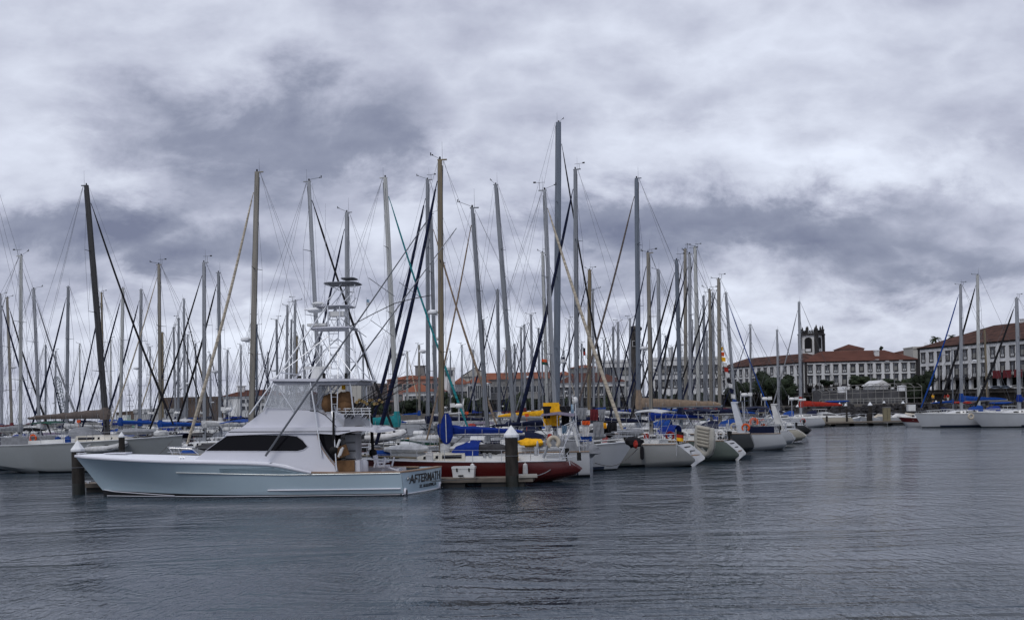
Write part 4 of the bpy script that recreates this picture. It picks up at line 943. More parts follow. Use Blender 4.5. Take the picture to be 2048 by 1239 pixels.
    for (xa, ya, xb2, yb2, v) in ((667, 823, 667, 886, 1.9), (742, 832, 746, 905, -1.0)):
        mb = MB(); mb.tube(FL(xa, ya, v), FL(xb2, yb2, v), .08 if v < 0 else .055, n=8); mb.ball(FL(xb2, yb2 + 14 * (v > 0), v), .2, 8, 6); mb.build('teaser_reel', rubber, T, smooth=True)
    for (x, y) in ((677, 886), (680, 905), (683, 902)): mb = MB(); mb.tube(FL(x - 3, y + 8, 1.9), FL(x + 3, y - 8, 1.9), .055, n=8); mb.build('rod_holder', white, T)
    mb = MB(); p = tr_pt(1.5, .74); mb.path([p, p + Vector((-.9, -1.2, -.22)), p + Vector((-1.9, -3.0, -.30)), p + Vector((-3.0, -4.2, -.28))], .02, 5); mb.build('mooring_line', rope, T)
sport_fisher()

# ------------------------------------------------------------------ pontoons and piles
def pontoon(name, label, p0, p1, w, z=.46, segs=4, group='floating finger pontoons'):
    p0 = Vector(p0); p1 = Vector(p1); d = p1 - p0; Lp = d.length; rz = math.atan2(d.y, d.x)
    T = thing(name, label, 'pontoon', (p0.x, p0.y, 0), rz, group)
    mb = MB(); mb.box((Lp / 2, w / 2, z - .04), (Lp, w, .08)); mb.build('planking', plank, T)
    mb = MB()
    for y in (-.02, w + .02): mb.box((Lp / 2, y, z - .12), (Lp + .1, .07, .2))
    mb.build('side_beam', mat('grey_timber', (.13, .115, .10), .85, var=.3, stretch=(.5, 4, 4)), T)
    n = max(2, int(Lp / 2.6))
    for k in range(n):
        mb = MB(); mb.box((Lp * (k + .5) / n, w / 2, .06), (Lp / n * .72, w * .9, .5)); mb.build('float', mat('float_dark', (.03, .03, .03), .8), T)
    mb = MB(); mb.box((.5, .1, z + .04), (.12, .1, .1)); mb.box((.5, .1, z + .10), (.34, .05, .05)); mb.box((Lp - .6, .1, z + .04), (.12, .1, .1)); mb.box((Lp - .6, .1, z + .10), (.34, .05, .05)); mb.build('cleat', steel, T)
    return T
pontoon('finger_pontoon', 'grey planked finger pontoon between the sport fishing boat and the red yacht', (-22.2, 52.2, 0), (.9, 49.62, 0), .85)
pontoon('finger_pontoon', 'finger pontoon with a pale wooden end beside the long grey yacht at left', (-52, 80.2, 0), (-37.4, 79.4, 0), .9)
fp_ = pontoon('walkway_pontoon', 'long grey walkway pontoon across the far right of the harbour', (40.5, 147, 0), (62.5, 147, 0), 2.2, z=.62, group='floating walkways')
pontoon('walkway_pontoon', 'walkway pontoon running away behind the row of yachts', (-14, 62.3, 0), (-7, 178, 0), 1.6, z=.5, group='floating walkways')
mb = MB(); mb.box((.70, 50.0, .5), (.9, .95, .12)); tag(mb.build('pile_guide', concrete), 'pale bracket holding the tall front pile to the end of the finger pontoon', 'bracket')
def pile(x, yap, w, Y, label, cap=True, group='round mooring piles with white pointed caps'):
    p = px(x, yap, Y); r = w * Y / F / 2; z1 = p.z - r * 1.75
    T = thing('mooring_pile', label, 'pile', (p.x, Y, 0), 0, group)
    mb = MB(); mb.lathe((0, 0, 0), [(r, -1.2), (r, z1 * .3), (r * .98, z1)], 16); sh = mb.build('shaft', pilem, T, smooth=True)
    mb = MB(); mb.lathe((0, 0, 0), [(r * 1.02, -.2), (r * 1.03, .45), (r * 1.01, .55)], 16); mb.build('wet_band', mat('weed_band', (.008, .010, .007), .5, bump=.02, var=.4), sh, smooth=True)
    mb = MB(); c = (0, 0, 0); mb.lathe(c, [(r * 1.1, z1 - r * .12), (r * 1.17, z1), (r * 1.17, z1 + r * .32), (r * 1.0, z1 + r * .48), (.02, p.z)], 8 if r > .2 else 10); mb.build('pointed_cap', capm, T)
    if r > .2: mb = MB(); mb.ring((0, 0, z1 * .62), r * 1.02, .018, 'Z', 16, 4); mb.build('wire_strop', wirem, sh)
pile(155, 880, 24, 51.0, 'stout mooring pile with white cap in front of the pale blue bow')
pile(1022, 850, 26, 49.75, 'tallest mooring pile with white cap, at the end of the front finger pontoon')
pile(59, 872, 14, 79.3, 'mooring pile with white cap in front of the long grey yacht at left')
pile(243, 863, 12, 69.0, 'mooring pile with white cap in front of the grey hull behind the bow deck')
for x, y, w, lb in ((1740, 803, 8, 'front mooring pile with white cap, tallest on the far walkway'), (1691, 806, 6, 'mooring pile just right of the end of the red boom cover'), (1679, 804, 5, 'mooring pile at the very tip of the red boom cover'),
                    (1768, 801, 5, 'slim mooring pile behind the beige cabinet'), (1806, 801, 6, 'mooring pile beside the white box near the small motorboats'),
                    (1872, 800, 6, 'left pile of the pair behind the right-hand yachts'), (1884, 797, 5, 'right pile of the pair behind the right-hand yachts'), (1595, 808, 6, 'mooring pile left of the mast with the red boom cover')):
    pile(x, y, w, 150 if x in (1740,) else 165, lb)
# ice chest on the finger
def cooler():
    T = thing('ice_chest', 'white ice chest standing on the finger pontoon beside the red hull', 'cooler', (px(928, 945, 50.4).x, 50.4, .47), R(-6.5))
    mb = MB(); mb.loft([[Vector((sx * w / 2, sy * d / 2, z)) for sx, sy in ((-1, -1), (1, -1), (1, 1), (-1, 1))] for w, d, z in ((1.02, .5, 0), (1.10, .56, .42))]); mb.build('chest', white, T)
    mb = MB(); mb.box((0, 0, .48), (1.14, .6, .11)); mb.build('lid', white, T)
    for x in (-.3, .3): mb = MB(); mb.box((x, -.31, .38), (.07, .04, .16)); mb.build('latch', rubber, T)
    mb = MB(); mb.ring((-.1, -.4, .1), .12, .03, 'Z', 10, 5); mb.build('coiled_line', rubber, T)
cooler()

# ------------------------------------------------------------------ land, quay and sea wall
STREET = 4.55
stonedark = mat('dark_basalt_wall', (.055, .05, .047), .9, var=.5, scale=.6, bump=.12, bscale=1.6)
stonebrown = mat('brown_fort_stone', (.10, .075, .06), .9, var=.5, scale=.25, bump=.15, bscale=.8)
asphalt = mat('asphalt', (.06, .06, .06), .9, var=.2, scale=.3)
promen = mat('promenade_paving', (.14, .13, .12), .85, var=.3, scale=.5)
mb = MB(); mb.add([(-20, 214, STREET), (900, 214, STREET), (2500, 3000, STREET + 6), (-120, 3000, STREET + 6)], [(0, 1, 2, 3)]); mb.build('ground', asphalt, kind='structure')
mb = MB(); mb.box((291, 216, (STREET + .75) / 2), (658, .9, STREET + .75)); mb.box((291, 215.9, STREET + .78), (658, 1.3, .14)); tag(mb.build('quay_wall', stonedark), 'dark basalt wall along the street above the promenade', 'wall')
mb = MB(); mb.box((291, 209.5, 1.4), (658, 11, 2.8)); mb.build('promenade', promen, kind='structure')
def rocks():
    mb = MB(); r = random.Random(5)
    for k in range(1500):
        x = r.uniform(15, 120); t = r.random(); y = 203.8 - 4 * t; z = 2.5 - 2.7 * t; s = r.uniform(.3, .75)
        o = len(mb.v); n = 6
        mb.ball((x, y, z), s, 5, 4, (r.uniform(.7, 1.3), r.uniform(.7, 1.2), r.uniform(.55, .9)))
        for i in range(o, len(mb.v)): p = mb.v[i]; mb.v[i] = (p[0] + r.uniform(-.15, .15) * s, p[1] + r.uniform(-.15, .15) * s, p[2] + r.uniform(-.15, .15) * s)
    o = mb.build('rock_armour', mat('basalt_rocks', (.035, .034, .037), .85, var=.6, scale=.9, bump=.05)); o['kind'] = 'stuff'; tag(o, 'dark basalt boulders piled under the promenade', 'rocks')
rocks()
def railing(label, x0, x1, Y, z, n, h=1.1, posts=.05):
    T = thing('railing', label, 'railing', (x0, Y, z)); Lr = x1 - x0
    mb = MB()
    for f in (1, .55): mb.tube((0, 0, h * f), (Lr, 0, h * f), posts * .8, n=4)
    for k in range(n + 1): mb.tube((Lr * k / n, 0, 0), (Lr * k / n, 0, h), posts, n=4)
    mb.build('rail', mat('rail_grey_paint', (.28, .28, .27), .5), T)
railing('grey railing along the promenade in front of the glass pavilion', px(1640, 815, 205).x, px(1815, 812, 205).x, 205, 2.8, 14)

# ------------------------------------------------------------------ buildings
rooftile = mat('dark_red_roof_tiles', (.095, .038, .027), .9, var=.25, scale=.25, bump=.05, bscale=3)
rooftile2 = mat('mottled_old_roof_tiles', (.070, .034, .026), .95, var=.6, scale=.6, bump=.08, bscale=2)
rooforange = mat('orange_roof_tiles', (.23, .085, .050), .9, var=.2, scale=.3, bump=.05, bscale=3)
wallw = mat('whitewashed_wall', (.62, .63, .64), .85, var=.22, scale=.5, dirt=.12, stretch=(1.4, 1.4, .35))
wallc = mat('pale_cream_wall', (.42, .41, .38), .85, var=.10, scale=.12)
wallp = mat('faded_pink_wall', (.30, .17, .14), .85, var=.15, scale=.15)
wallg = mat('grey_concrete_wall', (.22, .22, .22), .9, var=.2, scale=.12)
basalt = mat('basalt_trim', (.035, .033, .034), .8, var=.3)
paneg = mat('window_glass_far', (.035, .04, .05), .15, var=.3)
sash = mat('white_sash', (.45, .46, .47), .5)
curtain = mat('drawn_blind', (.20, .20, .19), .8, var=.3, scale=1)
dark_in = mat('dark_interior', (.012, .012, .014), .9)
def win_proto(w, h, style):
    """one window: stone surround (part) and its glass with sashes (sub-part)"""
    mb = MB(); t = .17 if style == 'azor' else .10; d = .14
    if style != 'plain':
        mb.box((-(w + t) / 2, -d / 2, 0), (t, d, h)); mb.box(((w + t) / 2, -d / 2, 0), (t, d, h))
        mb.box((0, -d / 2, h / 2 + t * .6), (w + 2 * t + (.35 if style == 'azor' else 0), d + .04, t * 1.2)); mb.box((0, -d / 2, -h / 2 - t / 2), (w + 2 * t, d + .02, t))
    else:
        mb.box((0, -.03, h / 2 + .04), (w + .1, .06, .08)); mb.box((0, -.05, -h / 2 - .05), (w + .16, .10, .1)); mb.box((-(w + .06) / 2, -.03, 0), (.06, .06, h)); mb.box(((w + .06) / 2, -.03, 0), (.06, .06, h))
    g = MB(); g.box((0, -.015, 0), (w, .03, h), mi=0)
    if style == 'azor':
        g.box((0, -.05, -h * .12), (.10, .05, h * .70), mi=1); g.box((-w * .27, -.045, -h * .36), (w * .34, .04, h * .24), mi=1); g.box((w * .27, -.045, -h * .36), (w * .34, .04, h * .24), mi=1); g.box((-w * .42, -.045, -.1 * h), (.06, .04, h * .7), mi=1); g.box((w * .42, -.045, -.1 * h), (.06, .04, h * .7), mi=1)
    return mb, g
def building(name, label, A, B, z0, z1, depth, wall=wallw, roof='hip', rmat=rooftile, rh=3.5, wins=(), corners=False, arches=None, cat='building', over=.5, group=None, cornice=True, chim=()):
    A = Vector((*A, 0)); B = Vector((*B, 0)); d = B - A; W = d.length; rz = math.atan2(d.y, d.x)
    T = thing(name, label, cat, (A.x, A.y, z0), rz, group); H = z1 - z0
    za = arches[1] if arches else 0
    mb = MB(); mb.box((W / 2, depth / 2, (H + za) / 2), (W, depth, H - za))
    if arches: mb.box((W / 2, depth / 2 + 2, za / 2), (W, depth - 4, za))
    mb.build('wall', wall, T)
    if arches:
        n, ah, rr = arches; bay = W / n
        for k in range(n):
            cx = bay * (k + .5); r = bay * rr; zc = ah - r - .35; m2 = MB()
            secs = []
            th = [math.pi - math.pi * q / 10 for q in range(11)]
            xl = [(cx - bay / 2, 0)] ; pts = [(cx + r * math.cos(a), zc + r * math.sin(a)) for a in th]
            m2.box((cx - bay / 2 + (bay / 2 - r) / 2, .35, ah / 2), (bay / 2 - r, .7, ah)); m2.box((cx + bay / 2 - (bay / 2 - r) / 2, .35, ah / 2), (bay / 2 - r, .7, ah))
            m2.loft([[Vector((x, 0, z)), Vector((x, 0, ah)), Vector((x, .7, ah)), Vector((x, .7, z))] for x, z in pts])
            ar = m2.build('arch', wall, T); m3 = MB()
            m3.loft([[Vector((cx + q * math.cos(a), -.03 if f else .1, zc + q * math.sin(a))) for q, f in ((r, 0), (r, 1), (r + .16, 1), (r + .16, 0))] for a in th]); m3.build('arch_trim', basalt, ar)
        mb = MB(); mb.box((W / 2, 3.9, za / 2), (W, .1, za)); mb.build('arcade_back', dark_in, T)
    if cornice:
        mb = MB(); mb.box((W / 2, -.12, H - .18), (W + .2, .24, .36)); mb.build('cornice', basalt if corners else wall, T)
    if corners:
        for x in (.35, W - .35): mb = MB(); mb.box((x, -.05, H / 2), (.75, .12, H)); mb.build('corner_quoin', basalt, T)
    if roof == 'hip':
        ins = min(depth / 2, W / 2 - .1); mb = MB(); o = over; e = [(-o, -o, H), (W + o, -o, H), (W + o, depth + o, H), (-o, depth + o, H)]; rdg = [(ins, depth / 2, H + rh), (W - ins, depth / 2, H + rh)]
        mb.add(e + rdg, [(0, 1, 5, 4), (1, 2, 5), (2, 3, 4, 5), (3, 0, 4), (0, 3, 2, 1)]); rf = mb.build('roof', rmat, T)
    elif roof == 'gable':
        mb = MB(); o = over; mb.loft([[Vector((x, -o, H)), Vector((x, depth / 2, H + rh)), Vector((x, depth + o, H))] for x in (-o, W + o)]); rf = mb.build('roof', rmat, T)
    elif roof == 'front_gable':
        mb = MB(); o = over; mb.loft([[Vector((-o, y, H)), Vector((W / 2, y, H + rh)), Vector((W + o, y, H))] for y in (-o, depth)]); rf = mb.build('roof', rmat, T)
        mb = MB(); mb.loft([[Vector((.2, y, H)), Vector((W / 2, y, H + rh - .3)), Vector((W - .2, y, H))] for y in (-over - .05, -over)]); mb.build('gable_wall', wall, T)
    else:
        mb = MB(); mb.box((W / 2, depth / 2, H + .2), (W + .3, depth + .3, .4)); rf = mb.build('parapet', wall, T)
    for cx, cy, ch, cw in chim:
        mb = MB(); mb.box((cx * W, cy * depth, H + ch / 2), (cw, cw * .8, ch)); mb.box((cx * W, cy * depth, H + ch), (cw * 1.2, cw, .2)); mb.build('chimney', wallw if cw < 3 else wallg, rf)
    for (z, w, h, n, u0, u1, style) in wins:
        g2 = MB(); g2.box((0, -.015, 0), (w, .03, h)); g2.box((0, -.045, -h * random.uniform(.0, .2)), (w * .8, .04, h * random.uniform(.45, .6)), mi=1); o2 = g2.build('pane', [paneg, curtain]); alt = o2.data; bpy.data.objects.remove(o2)
        m1, g = win_proto(w, h, style); fr0 = m1.build('window', basalt if style == 'azor' else sash, T); g0 = g.build('pane', [paneg, sash], fr0)
        for k in range(n):
            u_ = W * (u0 + (u1 - u0) * (k + .5) / n)
            if k == 0: fr = fr0
            else:
                fr = fr0.copy(); COL.objects.link(fr); fr.parent = T; g1 = g0.copy(); COL.objects.link(g1); g1.parent = fr
                if random.random() < .3: g1.data = alt
            fr.location = (u_, -.004, z - z0)
    return T, W, H
def fx(x, y, Y): return (px(x, y, Y).x, Y)
# long arcaded palace: receding wing and front wing
ZE = 15.4
building('arcaded_building', 'long white building wing with dark window frames and arcade, below the clock tower', fx(1609, 722, 310), fx(1836, 717, 310), STREET, ZE, 15, rh=3.4, corners=True,
         wins=((13.2, 1.15, 2.3, 13, .01, .99, 'azor'), (9.6, 1.1, 3.0, 13, .01, .99, 'azor')), arches=(13, 4.3, .34), chim=((.67, .22, 3.0, 1.3), ))
building('arcaded_building', 'older white wing with mottled roof receding left behind the dark trees', fx(1440, 734, 352), (fx(1609, 722, 310)[0] - .3, 310.4), STREET, ZE, 13, rmat=rooftile2, rh=3.0, corners=True,
         wins=((13.2, 1.15, 2.3, 13, .01, .99, 'azor'), (9.6, 1.1, 3.0, 13, .01, .99, 'azor')), arches=(12, 4.3, .34), chim=((.8, .5, 4.4, 1.2),))
building('arcaded_building', 'white three-storey building with arcade, red banners and mottled roof at the right edge', fx(1836, 702, 262), fx(2170, 676, 212), STREET, 17.3 - .9, 25, rmat=rooftile2, rh=4.9, corners=True,
         wins=((13.9, 1.15, 2.3, 17, .01, .99, 'azor'), (10.0, 1.1, 3.0, 17, .01, .99, 'azor')), arches=(17, 4.6, .36), chim=((.42, .5, 5.6, 1.0), (.5, .5, 5.6, 1.0)))
# balconies and banners of the right building are parts of it
for B_, n, u0, zb, sel in ((bpy.data.objects['arcaded_building.002'], 17, .01, 8.1, range(0, 12)), (bpy.data.objects['arcaded_building'], 13, .01, 7.7, range(0, 4))):
    Wb = 57.0 if B_.name.endswith('2') else px(1836, 717, 310).x - px(1609, 722, 310).x
    for k in sel:
        u_ = Wb * (.01 + .98 * (k + .5) / n); mb = MB(); mb.box((u_, -.5, zb - STREET - .1), (2.3, 1.0, .15))
        for q in range(9): mb.tube((u_ - 1.05 + q * .26, -.95, zb - STREET), (u_ - 1.05 + q * .26, -.95, zb - STREET + .95), .03, n=4)
        mb.box((u_, -.95, zb - STREET + .95), (2.2, .06, .06)); mb.build('balcony', basalt, B_)
B_ = bpy.data.objects['arcaded_building.002']
for k, u_ in enumerate((27.0, 30.2, 33.5)):
    mb = MB(); r_ = random.Random(k); mb.loft([[Vector((u_ + q * .62, -1.02 + .08 * math.sin(q * 2.1), z)) for z in (3.3 + r_.uniform(-.1, .1), 5.1)] for q in range(5)], False, False, closed=False); mb.build('banner', fabric['maroon'], B_)
# clock / bell tower
def bell_tower():
    p = px(1627, 700, 335); T = thing('bell_tower', 'black and white stone bell tower with pinnacles rising behind the long roof', 'tower', (p.x, 337, 0), R(-38)); w = 5.5; zt = px(1625, 668, 335).z; zb = 15
    mb = MB(); mb.box((0, 0, (zt + 4) / 2), (w, w, zt - 4)); sh = mb.build('wall', wallw, T)
    for sx in (-1, 1):
        for sy in (-1, 1): mb = MB(); mb.box((sx * w / 2, sy * w / 2, (zt + 6) / 2), (1.1, 1.1, zt - 6)); mb.build('corner_pier', basalt, T)
    mb = MB(); mb.box((0, 0, zt), (w + 1.3, w + 1.3, .5)); mb.box((0, 0, 18.3), (w + 1.5, w + 1.5, .5)); mb.build('cornice', basalt, T)
    for sx, sy in ((-1, -1), (1, -1), (1, 1), (-1, 1)):
        mb = MB(); mb.lathe((sx * w / 2, sy * w / 2, zt + .2), [(.55, 0), (.55, 1.2), (.75, 1.3), (.3, 1.7), (.35, 2.0), (.03, 2.9)], 8); mb.build('pinnacle', basalt, T)
    for a in range(4):
        M_ = Matrix.Rotation(a * math.pi / 2, 3, 'Z')
        mb = MB()
        for q in range(7): c = M_ @ Vector((-2.1 + q * .7, -w / 2 - .3, zt + .7)); mb.tube(c - Vector((0, 0, .5)), c + Vector((0, 0, .4)), .14, n=5)
        c = M_ @ Vector((0, -w / 2 - .3, zt + 1.15)); mb.box(c, (w, .3, .25), rz=a * math.pi / 2); mb.lathe(M_ @ Vector((0, -w / 2 - .3, zt + 1.2)), [(.3, 0), (.35, .7), (.05, 1.5)], 6); mb.build('parapet', basalt, T)
        # arched bell opening
        sh_ = [(-.95, 0), (.95, 0)] + [(.95 * math.cos(t), 3.6 + .95 * math.sin(t)) for t in [math.pi * q / 8 for q in range(9)]]
        z0 = 19.6
        for sc, yy, mm_, nm in ((1.35, .06, basalt, 'belfry_surround'), (1.0, .12, dark_in, 'belfry_opening')):
            mb = MB(); mb.loft([[M_ @ Vector((x * sc, -w / 2 - o_, z0 + (z * (1.08 if sc > 1 else 1)) - (.2 if sc > 1 else 0))) for x, z in sh_] for o_ in (-.1, yy)]); mb.build(nm, mm_, T)
        mb = MB(); c = M_ @ Vector((0, -w / 2 - .16, z0 + .5)); mb.box(c, (1.8, .08, .9), rz=a * math.pi / 2); mb.build('belfry_balustrade', wallw, T)
bell_tower()
# middle of the town, as seen between the masts
def bl(name, label, xl, xr, yl, ye, yr, wall, rmat, roof='hip', wins=(), depth=12, z0=STREET, yr2=None, Y2=None, **k):
    A = fx(xl, ye, yl); B = fx(xr, ye, Y2 or yl); zt = px((xl + xr) / 2, ye, yl).z; zr = px((xl + xr) / 2, yr, yl + depth / 2).z
    return building(name, label, A, B, z0, zt, depth, wall=wall, roof=roof, rmat=rmat, rh=max(.3, zr - zt), wins=wins(zt) if callable(wins) else wins, **k)
bl('apartment_block', 'white apartment block with balconies behind the flybridge and tower ladder', 640, 730, 330, 765, 762, wallc, wallc, 'flat', lambda z: [(z - 1.6 - 2.9 * q, 1.5, 1.3, 9, .03, .97, 'plain') for q in range(3)])
bl('office_block', 'long pale block with three rows of small windows left of the pink building', 722, 778, 320, 766, 764, wallc, wallg, 'flat', lambda z: [(z - 1.5 - 2.6 * q, .9, 1.3, 11, .02, .98, 'plain') for q in range(3)], Y2=345)
bl('town_hall', 'faded pink building with orange roof and a central pediment', 774, 884, 330, 758, 750, wallp, rooforange, 'hip', lambda z: [(z - 2.4 - 3.3 * q, 1.2, 1.8, 11, .02, .98, 'plain') for q in range(3)], chim=((.58, .5, 4.5, 3.2),))
bl('house', 'low white house under a steep orange roof in front of the pink building', 806, 866, 300, 783, 765, wallw, rooforange, 'hip', lambda z: [(z - 2.0, 1.0, 1.6, 7, .05, .95, 'plain')], depth=10)
bl('house', 'white house with orange eaves left of the white look-out tower', 858, 890, 285, 782, 773, wallw, rooforange, 'hip', lambda z: [(z - 2.2, 1.4, 2.0, 5, .05, .95, 'plain')], depth=9)
bl('lookout_tower', 'square white tower with a glazed lantern room beside the tan mast', 887, 908, 292, 737, 735, wallw, wallw, 'flat', lambda z: [(z - 1.3, 1.0, 1.5, 2, .1, .9, 'plain'), (z - 6, .9, 3.0, 1, .6, 1.0, 'plain')], depth=3.4)
bl('house', 'white house with orange roof just right of the white look-out tower', 905, 936, 298, 768, 754, wallw, rooforange, 'hip', lambda z: [(z - 3.0, 1.2, 1.8, 3, .05, .95, 'plain')], depth=9)
bl('church', 'dark-roofed church gable with a cross above the orange roofs', 924, 978, 345, 752, 736, wallc, mat('slate_roof', (.03, .03, .033), .8), 'front_gable', (), depth=20)
bl('bank_building', 'white building striped by tall narrow dark windows under an orange roof', 934, 980, 288, 765, 750, wallw, rooforange, 'hip', lambda z: [(z - 2.6, .55, 3.6, 11, .03, .97, 'plain'), (z - 7.2, .55, 3.2, 11, .03, .97, 'plain')], depth=10)
bl('warehouse', 'dark stone building with long orange roof behind the cluster of masts', 976, 1118, 300, 757, 744, wallg, rooforange, 'gable', lambda z: [(z - 3.0, 1.0, 1.8, 16, .02, .98, 'plain'), (z - 6.8, 1.0, 1.8, 16, .02, .98, 'plain')], depth=12)
bl('house', 'small orange-roofed house on the slope right of the tallest mast', 1112, 1146, 330, 750, 741, wallw, rooforange, 'hip', (), depth=9)
bl('customs_house', 'white house with arched windows and a dark red hipped roof', 1112, 1252, 282, 764, 745, wallw, rooftile, 'hip', lambda z: [(z - 2.6, 1.3, 2.4, 10, .02, .98, 'azor')], depth=12)
bl('hotel', 'white building with a broad dark balcony and red awnings above the arched house', 1196, 1262, 315, 722, 716, wallw, wallw, 'flat', lambda z: [(z - 3.2, 2.4, 2.6, 5, .03, .97, 'plain'), (z - 7.0, 1.6, 1.8, 6, .03, .97, 'plain')], depth=10)
bl('hotel', 'large white building with flat roof and dark-framed windows right of the dark furled mast', 1306, 1444, 300, 716, 712, wallw, wallw, 'flat', lambda z: [(z - 3.4, 1.3, 2.3, 11, .02, .98, 'azor'), (z - 7.4, 1.3, 2.3, 11, .02, .98, 'azor')], depth=12, chim=((.3, .4, 3.4, 1.2),))
bl('house', 'grey upper building on the hill between the tallest mast and the white hotel', 1140, 1200, 380, 735, 729, wallg, rooforange, 'hip', lambda z: [(z - 2.5, 1.2, 1.4, 7, .03, .97, 'plain')], depth=10)
bl('house', 'brown-roofed house rising behind the long roof right of the bell tower', 1682, 1728, 400, 697, 688, wallp, rooftile, 'hip', (), depth=9)
bl('house', 'cream house with satellite dish left of the two palms', 1826, 1856, 330, 695, 690, wallc, rooftile, 'flat', (), depth=8)
bl('house', 'far low house on the skyline left of the right-hand building', 1795, 1838, 420, 704, 700, wallp, rooftile, 'hip', (), depth=8)
# fort and left shore
mb = MB(); A = px(322, 800, 240); mb.box(((A.x - 38) / 2, 243, 3.55), (-38 - A.x, 8, 7.1)); mb.box(((A.x - 38) / 2, 240.5, 7.3), (-38 - A.x, 1.0, .9)); tag(mb.build('fort_wall', stonebrown), 'dark brown stone fort wall below the white house at left', 'wall')
mb = MB(); A = px(232, 815, 262); B = px(335, 812, 262); mb.loft([[Vector((A.x, y, 0)), Vector((A.x, y, 4.6)), Vector((B.x, y, 5.6)), Vector((B.x, y, 0))] for y in (262, 270)]); tag(mb.build('breakwater', stonebrown), 'brown stone breakwater behind the green ferry', 'breakwater')
mb = MB(); mb.box((px(20, 838, 190).x, 194, 1.25), (40, 6, 2.5)); tag(mb.build('breakwater', wallg), 'low grey concrete mole at the far left edge', 'breakwater')
bl('house', 'white house with dark red roof on top of the fort wall', 446, 566, 238, 791, 779, wallw, rooftile, 'hip', lambda z: [(z - 1.2, .7, .8, 8, .3, .95, 'plain'), (z - 2.8, .7, .8, 8, .3, .95, 'plain')], depth=8, z0=2.6, chim=((.25, .4, 2.4, 1.6),))
bl('house', 'long low white house with dark red roof behind the flybridge windscreen', 568, 650, 246, 795, 781, wallw, rooftile, 'hip', lambda z: [(z - 1.2, .7, .8, 8, .03, .95, 'plain')], depth=8, z0=2.6)
bl('storage_shed', 'long white corrugated shed in front of the fort wall', 268, 350, 205, 821, 820, mat('corrugated_white', (.38, .39, .40), .6, var=.12, scale=4, stretch=(6, 1, .05)), wallg, 'flat', (), depth=8, z0=0)
def ferry():
    p = px(254, 835, 225); T = thing('ferry', 'small green and white harbour ferry in front of the shed', 'ship', (p.x, 225, 0), R(180))
    rings, e = hull_rings(11, 4, 1.2, 2.0, xs=-5.5, counter=.2, rs=0); mb = MB(); mb.loft(rings); mb.build('hull', mat('ferry_green', (.06, .20, .12), .4), T, smooth=True)
    mb = MB(); mb.box((-.8, 0, 2.0), (7.5, 3.2, 1.6)); c = mb.build('cabin', mat('ferry_pale_green', (.20, .38, .26), .5), T)
    for sg in (1, -1): 
        for k in range(5): mb = MB(); mb.box((-3.6 + k * 1.4, sg * 1.62, 2.2), (.9, .06, .55)); mb.build('window', glassd, c)
    mb = MB(); mb.box((.8, 0, 3.3), (2.4, 2.4, 1.1)); mb.tube((0, 0, 3.8), (0, 0, 7), .06); mb.build('wheelhouse', white, T)
ferry()
def crane():
    p = px(131, 845, 235); T = thing('harbour_crane', 'green lattice jib of a harbour crane leaning left beyond the masts', 'crane', (p.x, 235, 0)); top = px(112, 752, 235); a = Vector((0, 0, 2.5)); b = Vector((top.x - p.x, 0, top.z))
    mb = MB(); cs = [Vector((0, s1, 0)) for s1 in (-.5, .5)]; N_ = 14; d = (b - a); nrm = Vector((d.z, 0, -d.x)).normalized()
    def w(t): return .55 if t < .7 else .55 + (t - .7) * 1.2 - max(0, t - .88) * 7
    def c4(t): c = a + d * t; h = w(t); return [c + nrm * h + Vector((0, .5, 0)), c - nrm * h + Vector((0, .5, 0)), c - nrm * h - Vector((0, .5, 0)), c + nrm * h - Vector((0, .5, 0))]
    for k in range(N_):
        p0, p1 = c4(k / N_), c4((k + 1) / N_)
        for q in range(4): mb.tube(p0[q], p1[q], .07, n=4); mb.tube(p0[q], p0[(q + 1) % 4], .03, n=3); mb.tube(p0[q], p1[(q + 1) % 4], .035, n=3)
    gm = mat('crane_green', (.010, .045, .045), .7); jb = mb.build('jib', gm, T)
    mb = MB(); mb.box((0, 0, 1.6), (3, 3, 2.4)); mb.build('crane_cab', gm, T)
    mb = MB(); h0 = b + Vector((.1, 0, -.4)); mb.tube(h0, h0 + Vector((0, 0, -3.2)), .03, n=3); mb.ball(h0 + Vector((0, 0, -3.5)), .28, 8, 6); mb.build('hook_block', rubber, T)
crane()
def ship_masts():
    p = px(260, 830, 320); T = thing('tall_ship', 'distant tall ship showing masts with crossed yards above the breakwater', 'ship', (p.x, 320, 0)); rings, e = hull_rings(26, 6, 1.5, 2.5, xs=-13); mb = MB(); mb.loft(rings); mb.build('hull', hullmat('navy'), T)
    for x, ht in ((-6, 7.5), (0, px(260, 778, 320).z), (7, 6.5)):
        mb = MB(); mb.tube((x, 0, 1.5), (x, 0, ht), .12, .06, n=6); m0 = mb.build('mast', rubber, T)
        for f in (.55, .7, .85): mb = MB(); mb.tube((x - 1.4 * (1.5 - f), 0, ht * f), (x + 1.4 * (1.5 - f), 0, ht * f), .07, n=5); mb.build('yard', rubber, m0)
ship_masts()

